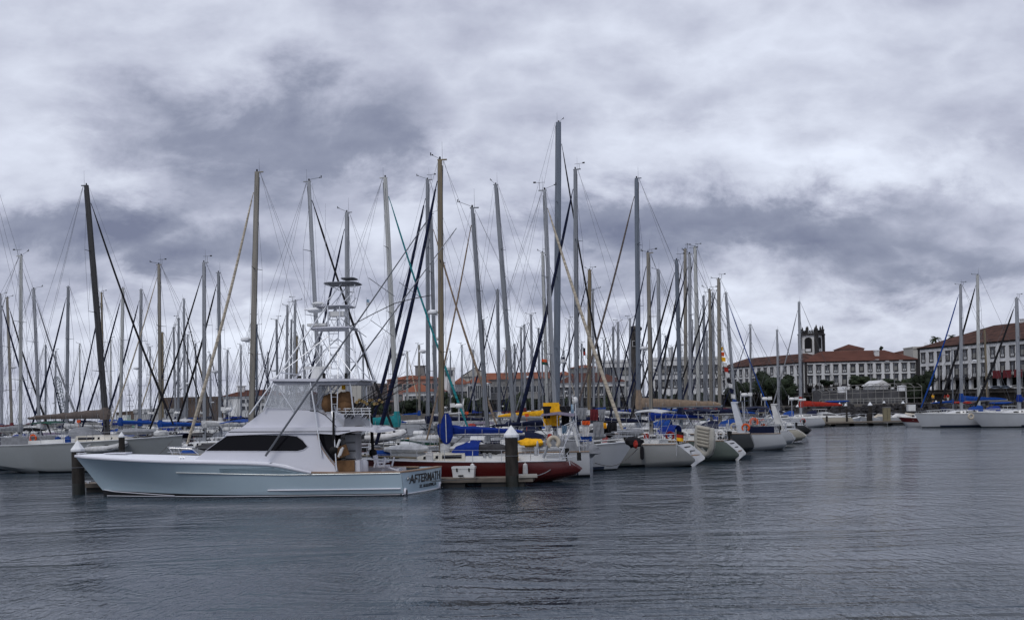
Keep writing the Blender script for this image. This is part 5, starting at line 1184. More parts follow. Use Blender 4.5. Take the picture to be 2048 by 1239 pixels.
# ------------------------------------------------------------------ trees
leafm = mat('dark_tree_leaves', (.022, .032, .018), .8, var=.55, scale=.4)
leafm2 = mat('dull_green_leaves', (.032, .045, .022), .8, var=.5, scale=.5)
barkm = mat('bark', (.05, .04, .03), .9)
def crown_mesh(seed, n=2600):
    r = random.Random(seed); mb = MB(); cl = []
    for k in range(26):
        while True:
            p = Vector((r.uniform(-1, 1), r.uniform(-1, 1), r.uniform(-.75, 1)))
            if p.length < .82: break
        cl.append((p, r.uniform(.20, .36)))
    for k in range(n):
        c, s = r.choice(cl); d = Vector((r.gauss(0, 1), r.gauss(0, 1), r.gauss(0, 1))).normalized(); p = c + d * s * r.uniform(.75, 1.08); p.z *= .72
        a = Vector((r.gauss(0, 1), r.gauss(0, 1), r.gauss(0, 1))).normalized(); b = a.cross(d + Vector((.01, .02, .03))).normalized(); z = r.uniform(.035, .075)
        mb.add([p - a * z, p + b * z * .7, p + a * z, p - b * z * .7], [(0, 1, 2, 3)])
    for c, s in cl: mb.ball((c.x, c.y, c.z * .72), s * .86, 7, 5, (1, 1, .9))
    return mb
CROWNS = []
for sd_, lm_ in ((1, leafm), (2, leafm), (3, leafm2)):
    o = crown_mesh(sd_).build('crown', lm_); CROWNS.append(o.data); bpy.data.objects.remove(o)
def tree(x, yt, yb, w, Y, label, k=0, z0=STREET, name='tree'):
    t = px(x, yt, Y); b = px(x, yb, Y); T = thing(name, label, 'tree', (t.x, Y, z0), 0, 'round dark trees along the waterfront street'); W = w * Y / F / 2; H = (t.z - b.z) / 2
    c = bpy.data.objects.new('crown', CROWNS[k % 3]); COL.objects.link(c); c.parent = T; c.location = (0, 0, (t.z + b.z) / 2 - z0); c.scale = (W, W, H / .72); c.rotation_euler = (0, 0, k * 1.3)
    mb = MB(); zc = max((t.z + b.z) / 2 - z0, 1.5); mb.tube((0, 0, -1.5), (0, 0, zc * .7), .32, .22, n=8)
    for q in range(5): a = q * 1.256 + k; mb.tube((0, 0, zc * .55), (W * .5 * math.cos(a), W * .5 * math.sin(a), zc * 1.05), .15, .05, n=5)
    mb.build('trunk', barkm, T)
for i, (x, yt, yb, w, Y, lb) in enumerate(((1545, 735, 806, 98, 262, 'large dark round tree in front of the receding white wing'), (1478, 752, 808, 70, 275, 'dark tree left of the largest round tree behind the masts'), (1720, 747, 772, 70, 282, 'low dark tree showing above the middle of the glass pavilion'),
        (1838, 735, 808, 66, 232, 'big dark round tree at the corner of the right-hand building'), (1775, 752, 775, 46, 288, 'small dark tree above the right part of the glass pavilion'), (1798, 756, 776, 40, 292, 'small dark tree just left of the corner tree'), (1652, 757, 772, 32, 290, 'sparse shrub-like tree above the left part of the pavilion'),
        (820, 790, 830, 62, 250, 'dark tree below the orange roofs left of the teal jib'), (905, 777, 832, 84, 245, 'wide dark tree right of the tan mast'), (962, 790, 832, 50, 242, 'dark tree right of the wide one by the tan mast'), (862, 796, 832, 56, 240, 'low dark tree directly left of the tan mast'),
        (1035, 778, 832, 66, 250, 'dark tree in front of the stone warehouse'), (1080, 785, 832, 50, 246, 'dark tree left of the tallest mast'), (1143, 786, 826, 40, 255, 'rounded dark tree before the arched white house'), (1222, 780, 826, 60, 258, 'dark tree left of the dark furled mast'),
        (1335, 778, 826, 80, 262, 'dark tree below the flat-roofed white building'), (1395, 775, 826, 70, 266, 'dark tree behind the dense row of grey masts'), (760, 800, 832, 60, 255, 'dark tree below the pale office block'))):
    low = x < 1600 or x == 1838
    tree(x, yt, yb, w, 211.5 if low else Y, lb, i, 2.8 if low else STREET)
def palm(x, yt, w, Y, label):
    t = px(x, yt + w * .42, Y); T = thing('palm_tree', label, 'palm', (t.x, Y, STREET), 0, 'palms on the hill'); h = t.z - STREET
    mb = MB(); mb.tube((0, 0, 0), (0, 0, h), .35, .28, n=8); mb.build('trunk', barkm, T); Rr = w * Y / F / 2; r = random.Random(int(x)); mb = MB()
    for k in range(38):
        a = r.uniform(0, 6.28); e = r.uniform(-.5, 1.3); pts = []
        for q in range(6): s = q / 5; pts.append(Vector((math.cos(a) * Rr * s * math.cos(e * (1 - s * .3)), math.sin(a) * Rr * s * math.cos(e), h + Rr * (s * math.sin(e) - .55 * s * s))))
        for p, q in zip(pts, pts[1:]):
            sd2 = Vector((-math.sin(a), math.cos(a), 0)) * Rr * .10; mb.add([p - sd2 - Vector((0, 0, .06 * Rr)), p, p + sd2 - Vector((0, 0, .06 * Rr)), q + sd2 * .8 - Vector((0, 0, .06 * Rr)), q, q - sd2 * .8 - Vector((0, 0, .06 * Rr))], [(0, 1, 4, 5), (1, 2, 3, 4)])
    mb.build('crown', leafm2, T)
palm(1871, 666, 24, 300, 'left palm of the two above the mottled roof'); palm(1903, 664, 22, 300, 'right palm of the two above the mottled roof')
tree(1762, 690, 702, 8, 420, 'tiny dark conifer on the skyline above the long roof', 1)
T = thing('satellite_dish', 'white satellite dish on the cream house left of the palms', 'dish', tuple(px(1853, 690, 326))); mb = MB(); mb.lathe((0, 0, 0), [(.02, .25), (.7, .1), (1.05, -.12), (1.0, -.16), (.02, .15)], 14)
d_ = mb.build('dish', capm, T, smooth=True); d_.rotation_euler = (R(70), 0, R(30)); mb = MB(); mb.tube((0, 0, 0), (0, .3, -1.4), .08); mb.build('bracket', steel, T)

# ------------------------------------------------------------------ glass pavilion on the quay
def pavilion():
    x0, x1 = px(1622, 790, 214).x, px(1815, 790, 214).x; W = x1 - x0; z0 = 2.8; zt = px(1750, 767, 213).z; Yp = 206.5
    T = thing('glass_pavilion', 'long steel-framed glass pavilion with curved roof ribs on the promenade', 'pavilion', (x0, Yp, z0)); fm = mat('pavilion_frame', (.20, .195, .185), .6)
    n = 13
    for k in range(n + 1):
        u = W * k / n; h = (zt - z0) * (.62 + .38 * math.sin(math.pi * min(1, (k + 2.5) / (n + 1)) * .62)); mb = MB()
        mb.tube((u, 0, 0), (u, 0, h * .82), .05, n=5); mb.path([(u, 0, h * .82), (u, 1.5, h * .95), (u, 3.2, h), (u, 5, h * .95), (u, 6.5, h * .82)], .05, 5); mb.tube((u, 6.5, h * .82), (u, 6.5, 0), .07, n=5); mb.build('portal_rib', fm, T)
    mb = MB()
    for f in (.25, .62): mb.tube((0, -.02, (zt - z0) * f * .8), (W, -.02, (zt - z0) * f), .05, n=4)
    for y, f in ((0, .80), (3.2, .99)): mb.path([(W * k / n, y, (zt - z0) * (.62 + .38 * math.sin(math.pi * min(1, (k + 2.5) / (n + 1)) * .62)) * f) for k in range(n + 1)], .05, 4)
    mb.build('longitudinal_rail', fm, T)
    mb = MB(); mb.box((W / 2, 6.3, (zt - z0) * .36), (W, .1, (zt - z0) * .72)); mb.build('back_screen', mat('dusky_glazing', (.06, .06, .065), .25, var=.5, scale=.4), T)
    for xx in (.22, .82): mb = MB(); mb.box((W * xx, 1.4, 3.0), (1.6, .1, 1.2)); mb.tube((W * xx + 1.0, 1.4, 0), (W * xx + 1.0, 1.4, 3.5), .09); mb.tube((W * xx + 1.0, 1.4, 3.5), (W * xx, 1.4, 3.6), .09); mb.build('hoop_board', capm, T)
pavilion()
bl('marquee', 'white tent roof peeking over the glass pavilion', 1752, 1776, 222, 770, 760, mat('tent_white', (.6, .6, .6), .6), mat('tent_white', (.6, .6, .6), .6), 'front_gable', (), depth=8)

# ------------------------------------------------------------------ street furniture, cars, people
def lamp(x, yt, Y, label, double=False):
    t = px(x, yt, Y); T = thing('street_lamp', label, 'street lamp', (t.x, Y, STREET), 0, 'street lamps'); h = t.z - STREET
    mb = MB(); mb.tube((0, 0, 0), (0, 0, h), .12, .07, n=6); mb.tube((0, 0, h), (1.5, 0, h + .35), .05, n=5)
    if double: mb.tube((0, 0, h), (-1.5, 0, h + .35), .05, n=5)
    mb.build('pole', mat('lamp_pole_grey', (.16, .16, .17), .5), T)
    for s_ in ((1, -1) if double else (1,)): mb = MB(); mb.box((s_ * 1.7, 0, h + .38), (.8, .25, .12)); mb.build('lamp_head', capm, T)
lamp(1638, 733, 260, 'street lamp in front of the arcaded building just right of the bell tower'); lamp(1741, 722, 255, 'street lamp in front of the long building at mid right'); lamp(1788, 724, 255, 'double-armed street lamp in front of the long building', True); lamp(1878, 712, 235, 'street lamp by the corner of the right-hand building')
carcols = [(.5, .5, .5), (.1, .12, .16), (.12, .16, .22), (.5, .5, .5), (.03, .03, .03), (.25, .27, .3), (.45, .45, .45), (.02, .03, .07)]
def car(x, Y, col, label, k, rz=0):
    p = px(x, 780, Y); T = thing('parked_car', label, 'car', (p.x, Y, STREET), rz, 'cars parked along the quay street'); m_ = mat('car_paint_%d' % k, col, .25, var=.03)
    pr = [(-2.1, .35), (-2.1, .85), (-1.9, .95), (-1.35, 1.0), (-.8, 1.45), (.5, 1.48), (1.15, 1.0), (1.95, .85), (2.1, .65), (2.1, .35)]
    mb = MB(); mb.loft([[Vector((a, y * (1 if b < 1.1 else .82), b)) for a, b in pr] for y in (-.86, .86)]); bd = mb.build('body', m_, T, smooth=True)
    for sg in (1, -1):
        mb = MB(); mb.loft([[Vector((a, sg * (.80 + o_ - (b - 1.0) * .22), b)) for a, b in ((-1.2, 1.03), (-.75, 1.38), (.45, 1.40), (1.0, 1.03))] for o_ in (0, .05)]); mb.build('side_glass', glassd, bd)
        for xx in (-1.35, 1.35):
            mb = MB(); mb.tube((xx, sg * .72, .34), (xx, sg * .9, .34), .34, n=12); wl = mb.build('wheel', rubber, T); mb = MB(); mb.tube((xx, sg * .9, .34), (xx, sg * .915, .34), .2, n=10); mb.build('rim', steel, wl)
    for sy in (.6, -.6): mb = MB(); mb.box((2.08, sy, .7), (.1, .3, .14)); mb.build('headlight', capm, bd)
for k, (x, Y, lb) in enumerate(((1968, 219.5, 'white car, leftmost of those parked by the red banners'), (1990, 219.5, 'dark car second from left of those by the banners'), (2008, 219.5, 'dark blue-grey car parked third by the banners'), (2029, 219.5, 'white car near the right edge by the mast'),
        (1592, 222, 'dark blue car left of the red boom cover'), (1828, 219.5, 'grey car under the corner tree'), (1810, 220, 'silver car behind the right end of the pavilion'), (1490, 224, 'navy car behind the signal flags'))):
    car(x, Y, carcols[k], lb, k)
def person(x, yf, Y, z, label, shirt, trousers, turn=0):
    T = thing('person', label, 'person', (px(x, yf, Y).x, Y, z), turn)
    skin = mat('skin', (.35, .22, .16), .6)
    b = MB()
    def limb(pts, n=8):
        rs = []
        for (c, r) in pts: rs.append([Vector(c) + Vector((r * math.cos(2 * math.pi * q / n), r * math.sin(2 * math.pi * q / n), 0)) for q in range(n)])
        b.loft(rs)
    limb([((0, 0, .9), .15), ((0, 0, 1.1), .13), ((0, 0, 1.35), .19), ((0, 0, 1.46), .12), ((0, 0, 1.52), .055), ((0, 0, 1.58), .06), ((0, -.01, 1.66), .09), ((0, 0, 1.74), .085), ((0, 0, 1.78), .04)], 10)
    for s_ in (1, -1):
        limb([((s_ * .09, 0, .95), .10), ((s_ * .10, -.02, .5), .065), ((s_ * .10, 0, .08), .045), ((s_ * .10, -.05, .0), .07)]); limb([((s_ * .2, 0, 1.42), .06), ((s_ * .26, .01, 1.12), .045), ((s_ * .24, -.09, .86), .035), ((s_ * .24, -.1, .76), .03)])
    bd = b.build('body', skin, T, smooth=True)
    b = MB(); limb([((0, 0, .92), .175), ((0, 0, 1.1), .155), ((0, 0, 1.35), .21), ((0, 0, 1.48), .12)], 10)
    for s_ in (1, -1): limb([((s_ * .2, 0, 1.45), .075), ((s_ * .25, .01, 1.2), .065)])
    b.build('shirt', shirt, bd, smooth=True)
    b = MB()
    for s_ in (1, -1): limb([((s_ * .09, 0, .98), .12), ((s_ * .10, -.02, .45), .085), ((s_ * .10, -.02, .40), .08)])
    b.build('shorts', trousers, bd, smooth=True); b = MB(); b.ball((0, .015, 1.72), .1, 8, 6, (1, 1, .9)); b.build('hair', rubber, bd, smooth=True)
person(1866, 802, 209, 2.8, 'person in a yellow shirt standing on the promenade below the quay wall', fabric['yellow'], fabric['darkgrey'])
person(1889, 802, 209, 2.8, 'person in a red shirt on the promenade, left of another in red', fabric['red'], fabric['darkgrey'], .6)
person(1896, 803, 208, 2.8, 'person in red shirt and pale trousers, rightmost on the promenade', fabric['red'], fabric['pale'], -.4)

# ------------------------------------------------------------------ motor boats near the far walkway
def motorboat(x, yw, L, ang, hull, label, style='open', cover=None, Y=None, stripe=None, dark=False):
    Y = Y or depth_of(x, yw); p = px(x, yw, Y)
    T = thing('motorboat', label, 'motorboat', (p.x, Y, 0), R(ang), 'small motor boats by the far walkway'); B = L * .36
    rings, e = hull_rings(L, B, .62 + L * .04, .85 + L * .06, ws=.9, counter=.05, rb=L * .14, rs=0, n=11, xs=-L / 2)
    k = len(rings[0]); mi = [([1, 1, 0, 0, 0, 0, 0][min(j if j < 7 else k - 2 - j, 6)] if j != k - 1 else 0) for j in range(k)]
    mb = MB(); mb.loft(rings, mi=mi); mb.build('hull', [hullmat(hull), mat('stripe_' + (stripe or hull), HULLC[stripe or hull], .3)], T, smooth=True)
    mb = MB(); mb.loft([[Vector((a, b * f, z + .02 + .05 * (1 - f * f))) for f in (1, .5, 0, -.5, -1)] for a, b, z in e if a > -L * .1], False, False, closed=False); mb.build('foredeck', white, T, smooth=True)
    mb = MB(); z0 = e[0][2]
    for sg in (1, -1): mb.path([(a, sg * b * .97, z + .04) for a, b, z in e], .04, 5)
    mb.tube((e[0][0], e[0][1], z0 + .04), (e[0][0], -e[0][1], z0 + .04), .04); mb.build('gunwale', white, T)
    if style in ('cabin', 'cruiser'):
        h = .75 if style == 'cabin' else 1.0; xa, xf = -L * .12, L * .28; mb = MB()
        mb.loft([[Vector((a, sg * B * w, z0 + hh)) for sg, w, hh in ((1, .38, 0), (1, .33, h_), (-1, .33, h_), (-1, .38, 0))] for a, h_ in ((xa, h * .85), (xa + .3 * (xf - xa), h), (xf - .25 * (xf - xa), h * .6), (xf, .05))]); c = mb.build('cabin', white, T)
        for sg in (1, -1): mb = MB(); mb.loft([[Vector((a, sg * (B * .355 + o_), z0 + zz)) for a, zz in ((xa + .2, h * .4), (xa + .2, h * .75), (xf - .4 * (xf - xa), h * .65), (xf - .25 * (xf - xa), h * .4))] for o_ in (0, .05)]); mb.build('window', glassd, c)
        mb = MB(); mb.box((xa + .2, 0, z0 + h + .45), (1.6, B * .6, .05)); 
        for sg in (1, -1): mb.tube((xa - .4, sg * B * .28, z0 + .3), (xa - .4, sg * B * .28, z0 + h + .45), .025, n=4); mb.tube((xa + .8, sg * B * .28, z0 + h * .6), (xa + .8, sg * B * .28, z0 + h + .45), .025, n=4)
        mb.build('hardtop', white, T)
    else:
        mb = MB(); mb.loft([[Vector((L * .02, sg * B * w, z0 + hh)) + Vector((o_, 0, 0)) for sg, w, hh in ((1, .3, .0), (1, .24, .5), (-1, .24, .5), (-1, .3, 0))] for o_ in (0, .06)]); mb.build('windscreen', glassd, T)
        mb = MB(); mb.box((-L * .05, 0, z0 + .12), (.5, .5, .55)); mb.build('console', white, T)
    if cover:
        mb = MB(); rs_ = []
        for a, h in ((-L * .45, .12), (-L * .25, .55), (0, .75), (L * .12, .3)): rs_.append([Vector((a, B * .42 * math.cos(t), z0 + h * math.sin(t) ** .7 if math.sin(t) > 0 else z0)) for t in [math.pi * q / 6 for q in range(7)]])
        mb.loft(rs_); mb.build('cover', fabric[cover], T, smooth=True)
    mb = MB(); mb.box((-L / 2 - .2, 0, z0 + .25), (.45, .32, .5)); mb.tube((-L / 2 - .25, 0, z0), (-L / 2 - .25, 0, -.3), .08); mb.build('outboard_motor', rubber if dark else capm, T)
    mb = MB(); mb.path([(L * .15, B * .4, z0 + .6), (L * .4, B * .15, z0 + .75), (L * .48, 0, z0 + .8), (L * .4, -B * .15, z0 + .75), (L * .15, -B * .4, z0 + .6)], .025, 5)
    for sg in (1, -1): mb.tube((L * .15, sg * B * .4, z0 + .6), (L * .15, sg * B * .42, z0), .025, n=4)
    mb.build('bow_rail', steel, T)
for a in ((1650, 840, 8.5, 8, 'cream', 'white cabin cruiser with pinkish covered bow beyond the far walkway', 'cruiser', None, 158, None),
          (1700, 838, 4.2, 20, 'white', 'small open boat left of the tallest far pile', 'open', None, 155, None),
          (1722, 839, 4.6, -15, 'white', 'small open white boat hiding behind the tallest far pile', 'open', None, 160, None),
          (1756, 840, 5.2, 170, 'white', 'white open boat with a cream cover left of the beige cabinet', 'open', 'cream', 153, None),
          (1792, 841, 5.4, 175, 'white', 'white open boat with a white cover right of the beige cabinet', 'open', 'white', 152, None),
          (1812, 838, 5.0, 165, 'white', 'white boat with a cream canvas just beyond the two-boat row', 'open', 'cream', 160, None),
          (1828, 842, 5.0, 178, 'white', 'low white speedboat left of the dark red bow', 'open', None, 151, None),
          (1856, 851, 7.5, 168, 'white', 'motorboat with a dark red side, left of the right-hand yachts', 'cabin', None, 137, 'red'),
          (1886, 838, 6.5, 172, 'white', 'white cabin motorboat tucked behind the first right-hand yacht', 'cabin', 'grey', 149, None),
          (2010, 838, 7.5, 176, 'white', 'cabin cruiser with blue cover behind the right-hand yachts', 'cruiser', 'blue', 150, None),
          (1572, 836, 6.0, 5, 'white', 'white cabin motorboat behind the black-hulled yacht', 'cabin', None, 160, None),
          (1540, 832, 5.5, -8, 'white', 'small white cabin boat half hidden by the crowded sterns', 'cabin', 'navy', 168, None)):
    motorboat(a[0], a[1], a[2], a[3], a[4], a[5], a[6], a[7], a[8], a[9])
T = thing('service_cabinet', 'tall beige cabinet standing on the far walkway pontoon', 'cabinet', (px(1774, 845, 148).x, 148.1, .62)); mb = MB(); mb.box((0, 0, .95), (.95, .6, 1.9)); mb.build('cabinet_body', mat('beige_panel', (.20, .18, .12), .7), T); mb = MB(); mb.box((0, 0, 1.94), (1.05, .7, .08)); mb.build('cabinet_lid', wallg, T); mb = MB(); mb.box((.0, -.31, .95), (.03, .03, 1.6)); mb.build('door_seam', rubber, T)
T = thing('storage_box', 'white storage box beside the mooring pile near the small motorboats', 'box', tuple(px(1822, 812, 163))); mb = MB(); mb.box((0, 0, -.3), (1.15, .8, .9)); mb.build('box_body', white, T); mb = MB(); mb.box((0, 0, .2), (1.2, .85, .1)); mb.build('lid', capm, T)
for k, (x, lb, ya) in enumerate(((1696, 'short wooden post left of the tallest far pile', 818), (1738, 'short greenish post beside the base of the tallest far pile', 828), (1656, 'squat post on the far walkway in front of the cabin cruiser', 832))):
    t = px(x, ya, 148); mb = MB(); mb.lathe((t.x, 148.6, 0), [(.16, -.5), (.15, t.z), (.05, t.z + .1)], 8); tag(mb.build('wooden_post', spar_tan if 0 else pilem, smooth=True), lb, 'post', 'short posts on the far walkway')

# ------------------------------------------------------------------ small things about the boats
def cloth(x0, y0, x1, y1, Y, col, label, shape='shirt', name='hanging_garment', group='washing hung out between the yachts'):
    a = px(x0, y0, Y); b = px(x1, y1, Y); W = b.x - a.x; H = a.z - b.z; mb = MB(); r = random.Random(int(x0 * 7 + y0))
    n = 7; rings = []
    for i in range(n + 1):
        f = i / n; row = []
        hw = .5
        if shape == 'shirt': hw = .5 if f < .28 else .36
        if shape == 'trousers': hw = .42 + .08 * f
        for j in range(9):
            g = j / 8; xx = (g - .5) * 2 * hw; row.append(Vector((W * (.5 + xx), .06 * math.sin(j * 1.9 + i * .5 + r.random()) * (f + .2), -H * f)))
        rings.append(row + [p + Vector((0, .02, 0)) for p in reversed(row)])
    mb.loft(rings); o = mb.build(name, fabric[col], origin=(a.x, Y, a.z), smooth=True); tag(o, label, 'laundry' if name == 'hanging_garment' else 'flag', group if name == 'hanging_garment' else None); return o
for a in ((1084, 812, 1103, 836, 56.0, 'black', 'black garment hanging in front of the yellow oilskin'), (1086, 805, 1119, 851, 56.6, 'yellow', 'big bright yellow oilskin hanging above the white yacht', 'plain'), (1119, 812, 1142, 850, 56.5, 'black', 'black garment right of the yellow oilskin'),
          (1088, 850, 1104, 862, 56.4, 'white', 'small white garment under the yellow oilskin'), (1142, 808, 1148, 842, 56.5, 'lightblue', 'pale blue towel hanging beside the radar pole', 'plain'), (1152, 815, 1176, 838, 56.5, 'grey', 'grey shirt on the upper line', 'shirt'), (1180, 818, 1197, 840, 56.6, 'maroon', 'dark red garment on the upper line', 'plain'),
          (1196, 818, 1212, 841, 56.5, 'grey', 'light grey shirt right of the dark red garment'), (1162, 841, 1181, 872, 56.0, 'white', 'white T-shirt with orange shoulders'), (1186, 843, 1208, 872, 56.1, 'grey', 'large grey shirt on the lower line', 'plain'), (1207, 845, 1213, 856, 55.9, 'yellow', 'little yellow cloth on the lower line', 'plain'),
          (1215, 844, 1234, 862, 56.0, 'black', 'black garment at the right end of the lower line', 'plain'), (1124, 850, 1134, 866, 56.2, 'lightblue', 'small blue cloth left of the steering vane', 'plain'), (1160, 872, 1184, 882, 56.1, 'blue', 'blue cloth just below the white T-shirt', 'plain')):
    cloth(*a[:7], **({'shape': a[7]} if len(a) > 7 else {}))
o = cloth(1164, 841, 1180, 849, 55.92, 'orange', 'orange band across the shoulders of the white T-shirt', 'plain')
for (x0, y0, x1, y1, Y, lb) in ((1078, 811, 1262, 814, 56.9, 'upper washing line above the white yacht'), (1150, 841, 1250, 842, 56.3, 'lower washing line above the white yacht')):
    mb = MB(); mb.tube(px(x0, y0, Y), px(x1, y1, Y), .012, n=4); tag(mb.build('washing_line', rope), lb, 'line')
def dinghy(label, loc, rot, L=2.9, col=None, name='inflatable_dinghy'):
    T = thing(name, label, 'dinghy', loc, 0); T.rotation_euler = rot; m_ = col or mat('hypalon_cream', (.42, .41, .37), .5, var=.1); mb = MB()
    pts = [Vector((-L / 2, .62, 0)), Vector((-L * .2, .66, 0)), Vector((L * .15, .62, .03)), Vector((L * .36, .42, .10)), Vector((L * .46, .15, .16)), Vector((L * .46, -.15, .16)), Vector((L * .36, -.42, .10)), Vector((L * .15, -.62, .03)), Vector((-L * .2, -.66, 0)), Vector((-L / 2, -.62, 0))]
    rings = []
    for i, p in enumerate(pts):
        t = (pts[min(i + 1, len(pts) - 1)] - pts[max(i - 1, 0)]).normalized(); e1 = t.cross(Vector((0, 0, 1))).normalized(); e2 = e1.cross(t); r = .215 if 0 < i < len(pts) - 1 else .15
        rings.append([p + e1 * r * math.cos(a) + e2 * r * math.sin(a) for a in [2 * math.pi * k / 10 for k in range(10)]])
    mb.loft(rings); mb.build('tube', m_, T, smooth=True)
    mb = MB()
    for q in range(int(L * 3.6)): mb.tube((-L * .44 + q * .22, -.5, -.04), (-L * .44 + q * .22, .5, -.04), .15, n=10)
    mb.build('air_floor', mat('air_floor_cream', (.36, .34, .29), .6, var=.15), T, smooth=True); mb = MB(); mb.box((-L * .46, 0, .06), (.05, 1.1, .42)); mb.build('transom_board', fabric['pale'], T)
    mb = MB(); mb.box((-.1, 0, .12), (.22, 1.2, .05)); mb.build('seat', rubber, T); mb = MB(); mb.path([p + Vector((0, 0, 0)) + (p.normalized() * .225 if p.length else p) for p in pts[1:-1]], .025, 4); mb.build('grab_strake', fabric['darkgrey'], T)
    return T
pd = px(1409, 882, 66.0)
dinghy('cream inflatable dinghy lashed upright on the stern of the grey-green yacht', pd, (R(90), R(0), R(20)), 1.9).rotation_euler = Matrix.Rotation(R(28), 4, 'Z').to_3x3().to_4x4().to_euler()
d_ = bpy.data.objects['inflatable_dinghy']; d_.rotation_euler = (Matrix.Rotation(R(35), 3, 'Z') @ Matrix.Rotation(R(86), 3, 'Y') @ Matrix.Rotation(R(8), 3, 'Z')).to_euler()
dinghy('grey inflatable dinghy hanging behind the pale blue bow', px(216, 893, 70), (R(12), 0, R(-10)), 2.6, fabric['pale'])
dinghy('white inflatable stowed on deck beyond the fighting chair', px(770, 871, 62), (R(8), 0, R(6)), 2.4, fabric['white'])
def flag(x0, y0, x1, y1, Y, cols, label, horiz=True):
    a = px(x0, y0, Y); b = px(x1, y1, Y); W = b.x - a.x; H = a.z - b.z; T = thing('flag', label, 'flag', a); n = len(cols)
    for k, c in enumerate(cols):
        mb = MB(); rows = []
        for i in range(3):
            f = (k + i / 2) / n; row = [Vector((W * g, .08 * math.sin(g * 5 + f * 2), -H * f - .18 * W * g)) for g in (0, .25, .5, .75, 1)]; rows.append(row + [p + Vector((0, .015, 0)) for p in reversed(row)])
        mb.loft(rows); mb.build('stripe', fabric[c], T, smooth=True)
    mb = MB(); mb.tube((0, 0, .1), (0, 0, -H - .9), .018, n=5); mb.build('staff', steel, T)
flag(1352, 861, 1367, 880, 61.5, ['black', 'red', 'yellow'], 'black, red and gold ensign on the light grey yacht')
flag(176, 872, 189, 893, 75, ['white', 'red'], 'white and red ensign at the stern of the long grey yacht')
flag(1083, 717, 1094, 728, 76, ['orange', 'green'], 'small faded orange and green flag high by the tallest mast')
flag(1124, 713, 1130, 722, 74, ['navy', 'white'], 'small navy and white flag right of the tallest mast'); flag(1166, 695, 1171, 710, 74, ['black', 'red'], 'thin black and red pennant left of the tan mast')
flag(733, 598, 739, 610, 67, ['lightblue', 'white'], 'pale courtesy flag beside the pale mast with teal jib')
# signal flags strung from the leaning mast
cs = ['yellow', 'orange', 'yellow', 'white', 'red', 'white', 'black', 'white', 'navy', 'white', 'blue', 'navy', 'white', 'lilac']
T = thing('signal_flags', 'string of small multicoloured signal flags slanting down beside the leaning mast', 'bunting', px(1436, 690, 97)); o_ = px(1436, 690, 97); e_ = px(1474, 838, 97)
mb = MB(); mb.tube((0, 0, 0), e_ - o_, .012, n=4); mb.build('halyard', rope, T)
for k, c in enumerate(cs):
    p = (e_ - o_) * ((k + .6) / len(cs)); mb = MB(); mb.loft([[p + Vector((0, 0, .2)), p + Vector((0, 0, -.2)), p + Vector((0, .02, -.2)), p + Vector((0, .02, .2))], [p + Vector((.42, .1, .12)), p + Vector((.40, .1, -.26)), p + Vector((.40, .12, -.26)), p + Vector((.42, .12, .12))]]); mb.build('signal_flag', fabric[c], T)
def buoy(x, y, Y, r, col, label, name='lifebuoy', arc=6.283):
    p = px(x, y, Y); mb = MB(); mb.ring((0, 0, 0), r * .7, r * .3, 'Y', 16, 8, arc=arc, a0=-.9 if arc < 6 else 0); o = mb.build(name, fabric[col], origin=p, smooth=True); tag(o, label, 'lifebuoy')
buoy(1107, 884, 51.2, .36, 'cream', 'pale green horseshoe lifebuoy on the stern rail of the red yacht', 'horseshoe_buoy', 5.0)
buoy(1500, 862, 84, .42, 'orange', 'lower red horseshoe lifebuoy behind the dark grey yacht', 'horseshoe_buoy', 5.0); buoy(1508, 845, 87, .45, 'orange', 'upper red horseshoe lifebuoy behind the dark grey yacht', 'horseshoe_buoy', 5.0)
buoy(1557, 842, 104, .42, 'white', 'white lifebuoy with orange centre near the black-hulled yacht'); buoy(1942, 832, 123, .4, 'cream', 'cream lifebuoy on the rail between the right-hand yachts')
# steering vane and radar pole on the red yacht stern
T = thing('steering_vane', 'tangled steel steering vane and frame on the stern of the red yacht', 'wind vane', px(1138, 905, 51.2)); o_ = px(1138, 905, 51.2); mb = MB(); P_ = lambda x, y, d=0: px(x, y, 51.2 + d) - o_
for a, b in (((1122, 905), (1150, 845)), ((1150, 845), (1160, 905)), ((1126, 900), (1142, 850)), ((1130, 870), (1160, 868)), ((1118, 915), (1158, 912)), ((1146, 838), (1162, 880)), ((1160, 905), (1163, 920)), ((1134, 905), (1140, 930)), ((1128, 850), (1148, 842))): mb.tube(P_(*a), P_(*b), .022, n=5)
mb.tube(P_(1122, 905), P_(1126, 900), .02); mb.tube(P_(1122, 905), P_(1118, 915), .02); mb.build('frame', steel, T); mb = MB(); mb.box(P_(1152, 872, .2), (.16, .03, 1.0), ry=-.25); mb.build('vane_blade', white, T); mb = MB(); mb.box(P_(1158, 912), (.2, .2, .4)); mb.build('vane_gear', rubber, T)
T = thing('wind_generator', 'small white wind generator head on a pole behind the red yacht stern', 'wind generator', px(1150, 800, 55)); mb = MB(); mb.ball((0, 0, 0), .16, 10, 7, (1, 1, 1.3)); mb.build('head', white, T, smooth=True); mb = MB(); mb.tube((0, 0, 0), (.05, 0, -2.2), .03); mb.build('pole', steel, T)
for q in range(3): mb = MB(); a = q * 2.09 + .5; mb.tube((-.1, 0, 0), (-.12, .5 * math.cos(a), .5 * math.sin(a)), .03, .012, n=4); mb.build('blade', white, T)
